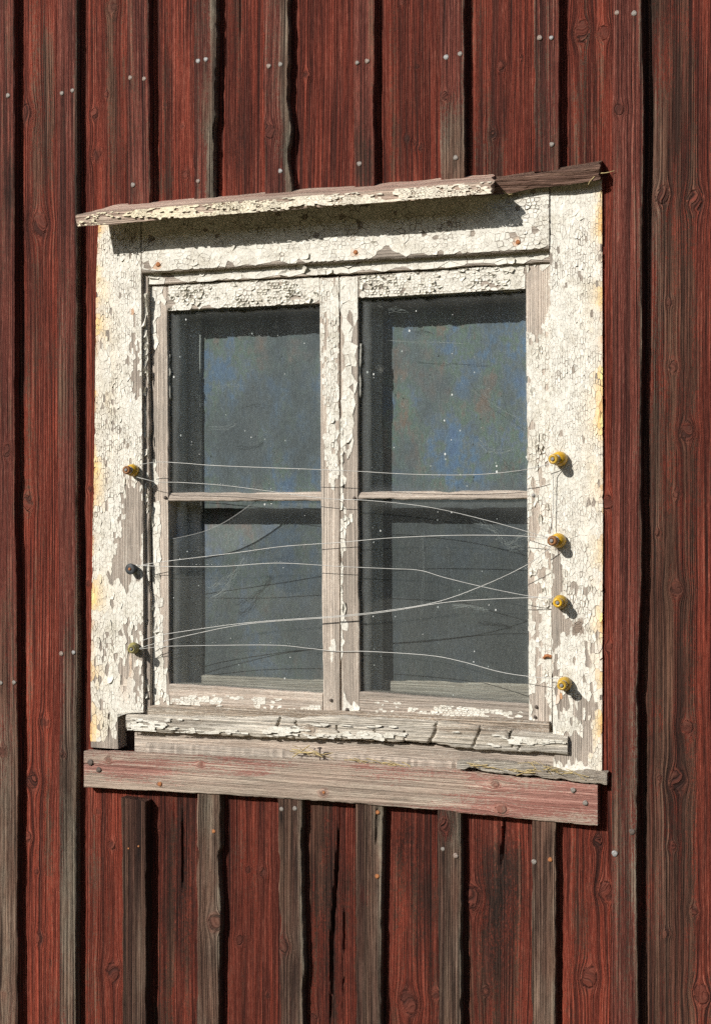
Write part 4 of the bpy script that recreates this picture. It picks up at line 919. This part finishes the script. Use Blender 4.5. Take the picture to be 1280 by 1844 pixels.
def stump():
    yf = -.030
    x0, x1 = P(850, 330, yf)[0], P(1081, 300, yf)[0]
    L = np.arange(x0, x1, .003)
    zt = np.interp(L, [x0, x1], [P(850, 332, yf)[1], P(1081, 296, yf)[1]])
    zb = np.interp(L, [x0, P(900, 350, yf)[0], P(960, 335, yf)[0], x1], [P(850, 350, yf)[1], P(900, 349, yf)[1], P(960, 338, yf)[1], P(1081, 323, yf)[1]])
    A, Y = [], []
    for i, x in enumerate(L):
        a, y = [], []
        for k in range(6): t = k/5; a.append(zt[i]+.014*(1-t)); y.append(.001+(yf-.001)*t)
        for k in range(1, 10): t = k/9; a.append(zt[i]+(zb[i]-zt[i])*t); y.append(yf+.006*t*t)
        a.append(zb[i]+.006); y.append(.001); A.append(a); Y.append(y)
    A, Y = np.array(A), np.array(Y); LL = np.repeat(L[:, None], A.shape[1], 1)
    N = fbm(LL*12, A*170, 9, 3)-.5
    m = (Y < -.002)
    Y2 = Y+np.where(m, N*.012, 0); A2 = A+np.where(m, .006*(fbm(LL*22, A*50, 2, 3)-.5), 0)
    LL = LL+np.clip((LL-x1+.02)/.02, 0, 1)*.008*(fbm(A*200, Y*100, 3, 2)-.5)
    w = np.zeros(A.shape+(4,)); w[..., 0] = 1.0; w[..., 1] = .25; w[..., 2] = .1
    return loft('drip_cap_remnant', 'h', LL[:, ::-1], A2[:, ::-1], Y2[:, ::-1], (A+Y)[:, ::-1]+7.7, M['dark'], win, w[:, ::-1])
rem = stump(); fix(rem)
for pts in ([(1070, 318, -.026), (1062, 326, -.030), (1058, 333, -.033)], [(1078, 312, -.024), (1092, 311, -.028), (1106, 307, -.030)], [(905, 344, -.03), (915, 350, -.034), (922, 349, -.036)]):
    tube('splinter', [(P(u, v, y)[0], y, P(u, v, y)[1]) for u, v, y in pts], lambda t: .0011*(1-.7*t), M['straw'], rem, sub=3, n=5)

# ------------------------------------------------------------------ insulators
def lathe(name, prof, mat, parent, n=20):
    v, f = [], []
    for (r, h) in prof:
        for k in range(n): a = 2*math.pi*k/n; v.append((r*math.cos(a), -h, r*math.sin(a)))
    for i in range(len(prof)-1):
        for k in range(n): f.append((i*n+k, i*n+(k+1) % n, (i+1)*n+(k+1) % n, (i+1)*n+k))
    f.append(tuple(range(n))[::-1]); f.append(tuple(range((len(prof)-1)*n, len(prof)*n)))
    return mesh_obj(name, v, f, mat, parent, smooth=True)
INS = {}
def insulator(key, u, v, label, body, cap, tiltx=0., tiltz=0., s=1.0, flat=False):
    x, z = P(u, v, YC-.001)
    e = empty('insulator', (x, YC-.0025, z), label=label, cat='insulator', group='fence wire insulators on the window casing')
    e.rotation_euler = (tiltz, 0, tiltx); e.scale = (s, s*(1.0 if flat else 1.28), s)
    if flat:
        lathe('body', [(.008, 0), (.0085, .004), (.006, .007), (.006, .010)], M[body], e)
        lathe('flange', [(.0095, .010), (.0105, .0115), (.0105, .0145), (.0092, .016), (.004, .0158)], M[cap], e)
        lathe('screw_head', [(.0028, .0155), (.0028, .0172), (.001, .0178)], M['rust'], e, 8)
    else:
        lathe('body', [(.0105, 0), (.0122, .002), (.0128, .007), (.0118, .012), (.0088, .0155), (.0066, .017), (.0066, .021)], M[body], e)
        lathe('flange', [(.0066, .0205), (.0084, .022), (.0088, .0255), (.0082, .028), (.0045, .0286), (.0040, .0275)], M[cap], e)
        lathe('screw_head', [(.0034, .0272), (.0034, .0292), (.0012, .0298)], M['nail'], e, 8)
    INS[key] = (x, z)
    hw, rw = (.0085, .0066) if flat else (.0188, .0072)
    for q in range(2):
        tube('wire_loop', [(rw*math.cos(k*.5236), -hw+.0009*q*1.6+.0004*math.sin(k), rw*math.sin(k*.5236)) for k in range(13)], .0008, M['wire'], e, sub=2, n=5)
insulator('L1', 243, 847, 'bright yellow insulator knob with brown front, topmost on the left casing', 'yellow', 'brownp', 0, 0, .92)
insulator('L2', 242, 1024, 'black rubber washer insulator on the left casing', 'blackp', 'blackp', flat=True)
insulator('L3', 243, 1166, 'dull olive green insulator knob, lowest on the left casing', 'olive', 'olive', .30, 0, .85)
insulator('R1', 1011, 826, 'ochre yellow insulator knob highest on the right casing', 'yellow', 'ochre', -.25, .05, 1.0)
insulator('R2', 1008, 973, 'yellow insulator knob with brown cap, second from the top on the right casing', 'yellow', 'brownp', -.22, 0, 1.0)
insulator('R3', 1010, 1083, 'ochre insulator knob with broad flat face, third from the top on the right casing', 'ochre', 'yellow', 0, 0, .95)
insulator('R4', 1018, 1230, 'brownish ochre insulator knob, lowest on the right casing', 'ochre', 'ochre', -.02, 0, .95)

# ------------------------------------------------------------------ fence wires
def wire(pts, label, r=.0006):
    q = [(P(u, v, y)[0], y, P(u, v, y)[1]) for (u, v, y) in pts]
    return tube('fence_wire', q, r, M['wire'], None, sub=8, n=6, label=label, cat='wire', group='fence wires strung across the window')
wire([(244, 838, -.026), (256, 836, -.026), (285, 832, -.034), (330, 834, -.038), (400, 839, -.038), (610, 847, -.036), (740, 854, -.035), (850, 855, -.033), (930, 848, -.030), (975, 839, -.026), (1000, 832, -.024)], 'thin wire running between the topmost insulators on both sides')
wire([(246, 859, -.024), (262, 863, -.024), (285, 868, -.022), (330, 869, -.020), (420, 876, -.017), (580, 897, -.014), (660, 901, -.014), (770, 913, -.016), (880, 938, -.02), (985, 968, -.024)], 'thin wire sloping from the top left insulator to the second right one')
wire([(249, 1019, -.015), (290, 1012, -.012), (420, 996, -.006), (510, 984, -.002), (610, 977, 0), (700, 969, -.003), (820, 964, -.012), (930, 965, -.02), (988, 970, -.024)], 'thin wire rising from the black insulator to the second right one')
wire([(249, 1018, -.015), (300, 1020, -.014), (400, 1020, -.012), (500, 1014, -.012), (610, 1020, -.01), (700, 1024, -.010), (755, 1027, -.011), (800, 1040, -.014), (870, 1057, -.018), (950, 1073, -.022), (994, 1078, -.024)], 'thin wire sagging from the black insulator to the third right one')
wire([(250, 1156, -.018), (280, 1146, -.014), (330, 1137, -.010), (450, 1121, -.006), (610, 1109, -.003), (700, 1099, -.006), (790, 1083, -.012), (880, 1050, -.018), (950, 1016, -.022), (985, 990, -.024), (1002, 975, -.026)], 'thin wire crossing upward from the lowest left insulator to the second right one')
wire([(251, 1168, -.018), (275, 1160, -.014), (340, 1144, -.010), (450, 1123, -.005), (610, 1111, -.002), (700, 1101, -.006), (800, 1085, -.012), (880, 1079, -.018), (960, 1076, -.022), (998, 1074, -.024)], 'thin wire running from the lowest left insulator to the third right one')
wire([(251, 1169, -.018), (300, 1164, -.010), (400, 1162, .004), (500, 1162, .009), (560, 1168, .0115), (612, 1173, .0125), (660, 1173, .011), (770, 1180, .004), (830, 1191, -.004), (900, 1210, -.012), (960, 1219, -.018), (1004, 1222, -.022)], 'lowest thin wire, between the lowest insulators on both sides')
wire([(999, 836, -.022), (996, 855, -.014), (996, 890, -.012), (995, 925, -.013), (991, 950, -.018), (998, 966, -.024)], 'short thin wire hanging between the two upper right insulators')

# ------------------------------------------------------------------ straw and cobwebs
def straws():
    R = np.random.default_rng(5); V, Fs = [], []
    spots = [((545, 1357), (600, 1362), 10, -.02), ((640, 1372), (740, 1381), 14, -.019), ((825, 1376), (960, 1392), 34, -.03), ((950, 1380), (1050, 1398), 18, -.034), ((530, 1352), (560, 1356), 4, -.02)]
    for (p, q, n, y) in spots:
        for _ in range(n):
            t = R.random(); u = p[0]+(q[0]-p[0])*t; v = p[1]+(q[1]-p[1])*t+R.normal(0, 1.5)
            x, z = P(u, v, y); yy = y+R.uniform(-.004, .012)
            ln_ = R.uniform(.012, .045); an = R.normal(0, .35); ay = R.normal(0, .5)
            d = Vector((math.cos(an)*math.cos(ay), math.sin(ay)*.4, math.sin(an)*.6-.05)).normalized()
            c0 = Vector((x, yy, z+.001)); pts = [c0-d*ln_/2, c0+Vector((0, 0, R.uniform(-.001, .003))), c0+d*ln_/2]
            r = R.uniform(.0004, .0010)
            n0 = len(V)
            for pt in pts:
                a = d.cross(Vector((0, 1, .1))).normalized(); b = d.cross(a)
                for k in range(4): V.append(pt+a*r*math.cos(k*1.5708)+b*r*math.sin(k*1.5708))
            for i in range(2):
                for k in range(4): Fs.append((n0+i*4+k, n0+i*4+(k+1) % 4, n0+i*4+4+(k+1) % 4, n0+i*4+4+k))
    return mesh_obj('straw', V, Fs, M['straw'], None, label='yellow bits of dry straw caught on the ledge below the sill', cat='straw', kind='stuff')
straws()
def webs():
    R = np.random.default_rng(8); V, Fs = [], []
    def strand(pts, r, y):
        q = [Vector((P(u, v, y)[0], y+R.normal(0, .002), P(u, v, y)[1])) for u, v in pts]
        n0 = len(V)
        for p in q:
            for k in range(3): V.append(p+Vector((r*math.cos(k*2.09), r*math.sin(k*2.09)*.3, r*math.sin(k*2.09))))
        for i in range(len(q)-1):
            for k in range(3): Fs.append((n0+i*3+k, n0+i*3+(k+1) % 3, n0+i*3+3+(k+1) % 3, n0+i*3+3+k))
    def wisp(pts, n, spread, r, y=.034):
        for _ in range(n):
            o = R.normal(0, spread, 2); q = []
            for i in range(len(pts)-1):
                for k in range(5):
                    t = k/5; q.append((pts[i][0]+(pts[i+1][0]-pts[i][0])*t+o[0]+R.normal(0, spread*.3), pts[i][1]+(pts[i+1][1]-pts[i][1])*t+o[1]*(1-t*.6)+R.normal(0, spread*.3)))
            strand(q, r*R.uniform(.5, 1.4), y)
    wisp([(382, 1078), (405, 1062), (425, 1030), (445, 1000)], 9, 3, .00035)
    wisp([(382, 1060), (400, 1050), (425, 1028)], 6, 4, .00035)
    wisp([(390, 960), (412, 968), (440, 958)], 7, 6, .00025)
    wisp([(380, 770), (410, 772), (430, 760)], 6, 3, .0003); wisp([(390, 695), (420, 690), (445, 696)], 4, 3, .00022)
    wisp([(860, 940), (895, 955), (915, 985), (945, 985)], 8, 5, .00028); wisp([(915, 985), (930, 970), (948, 962)], 6, 4, .00028)
    wisp([(860, 795), (875, 812), (900, 815), (930, 808)], 5, 3, .00028)
    wisp([(800, 650), (830, 690), (890, 730), (945, 760)], 2, 2, .0002); wisp([(700, 615), (770, 618), (850, 620)], 2, 2, .00025); wisp([(862, 660), (866, 700), (885, 725)], 2, 2, .0003)
    wisp([(815, 1090), (850, 1092), (885, 1100)], 7, 1.5, .0004); wisp([(760, 960), (762, 1040), (755, 1140)], 3, 2, .0002)
    wisp([(700, 560), (712, 556), (735, 562)], 5, 3, .00025); wisp([(455, 600), (480, 620), (500, 605)], 3, 4, .0002)
    return mesh_obj('cobweb', V, Fs, M['web'], None, label='thin white cobweb strands behind the dusty window panes', cat='cobweb', kind='stuff')
webs()
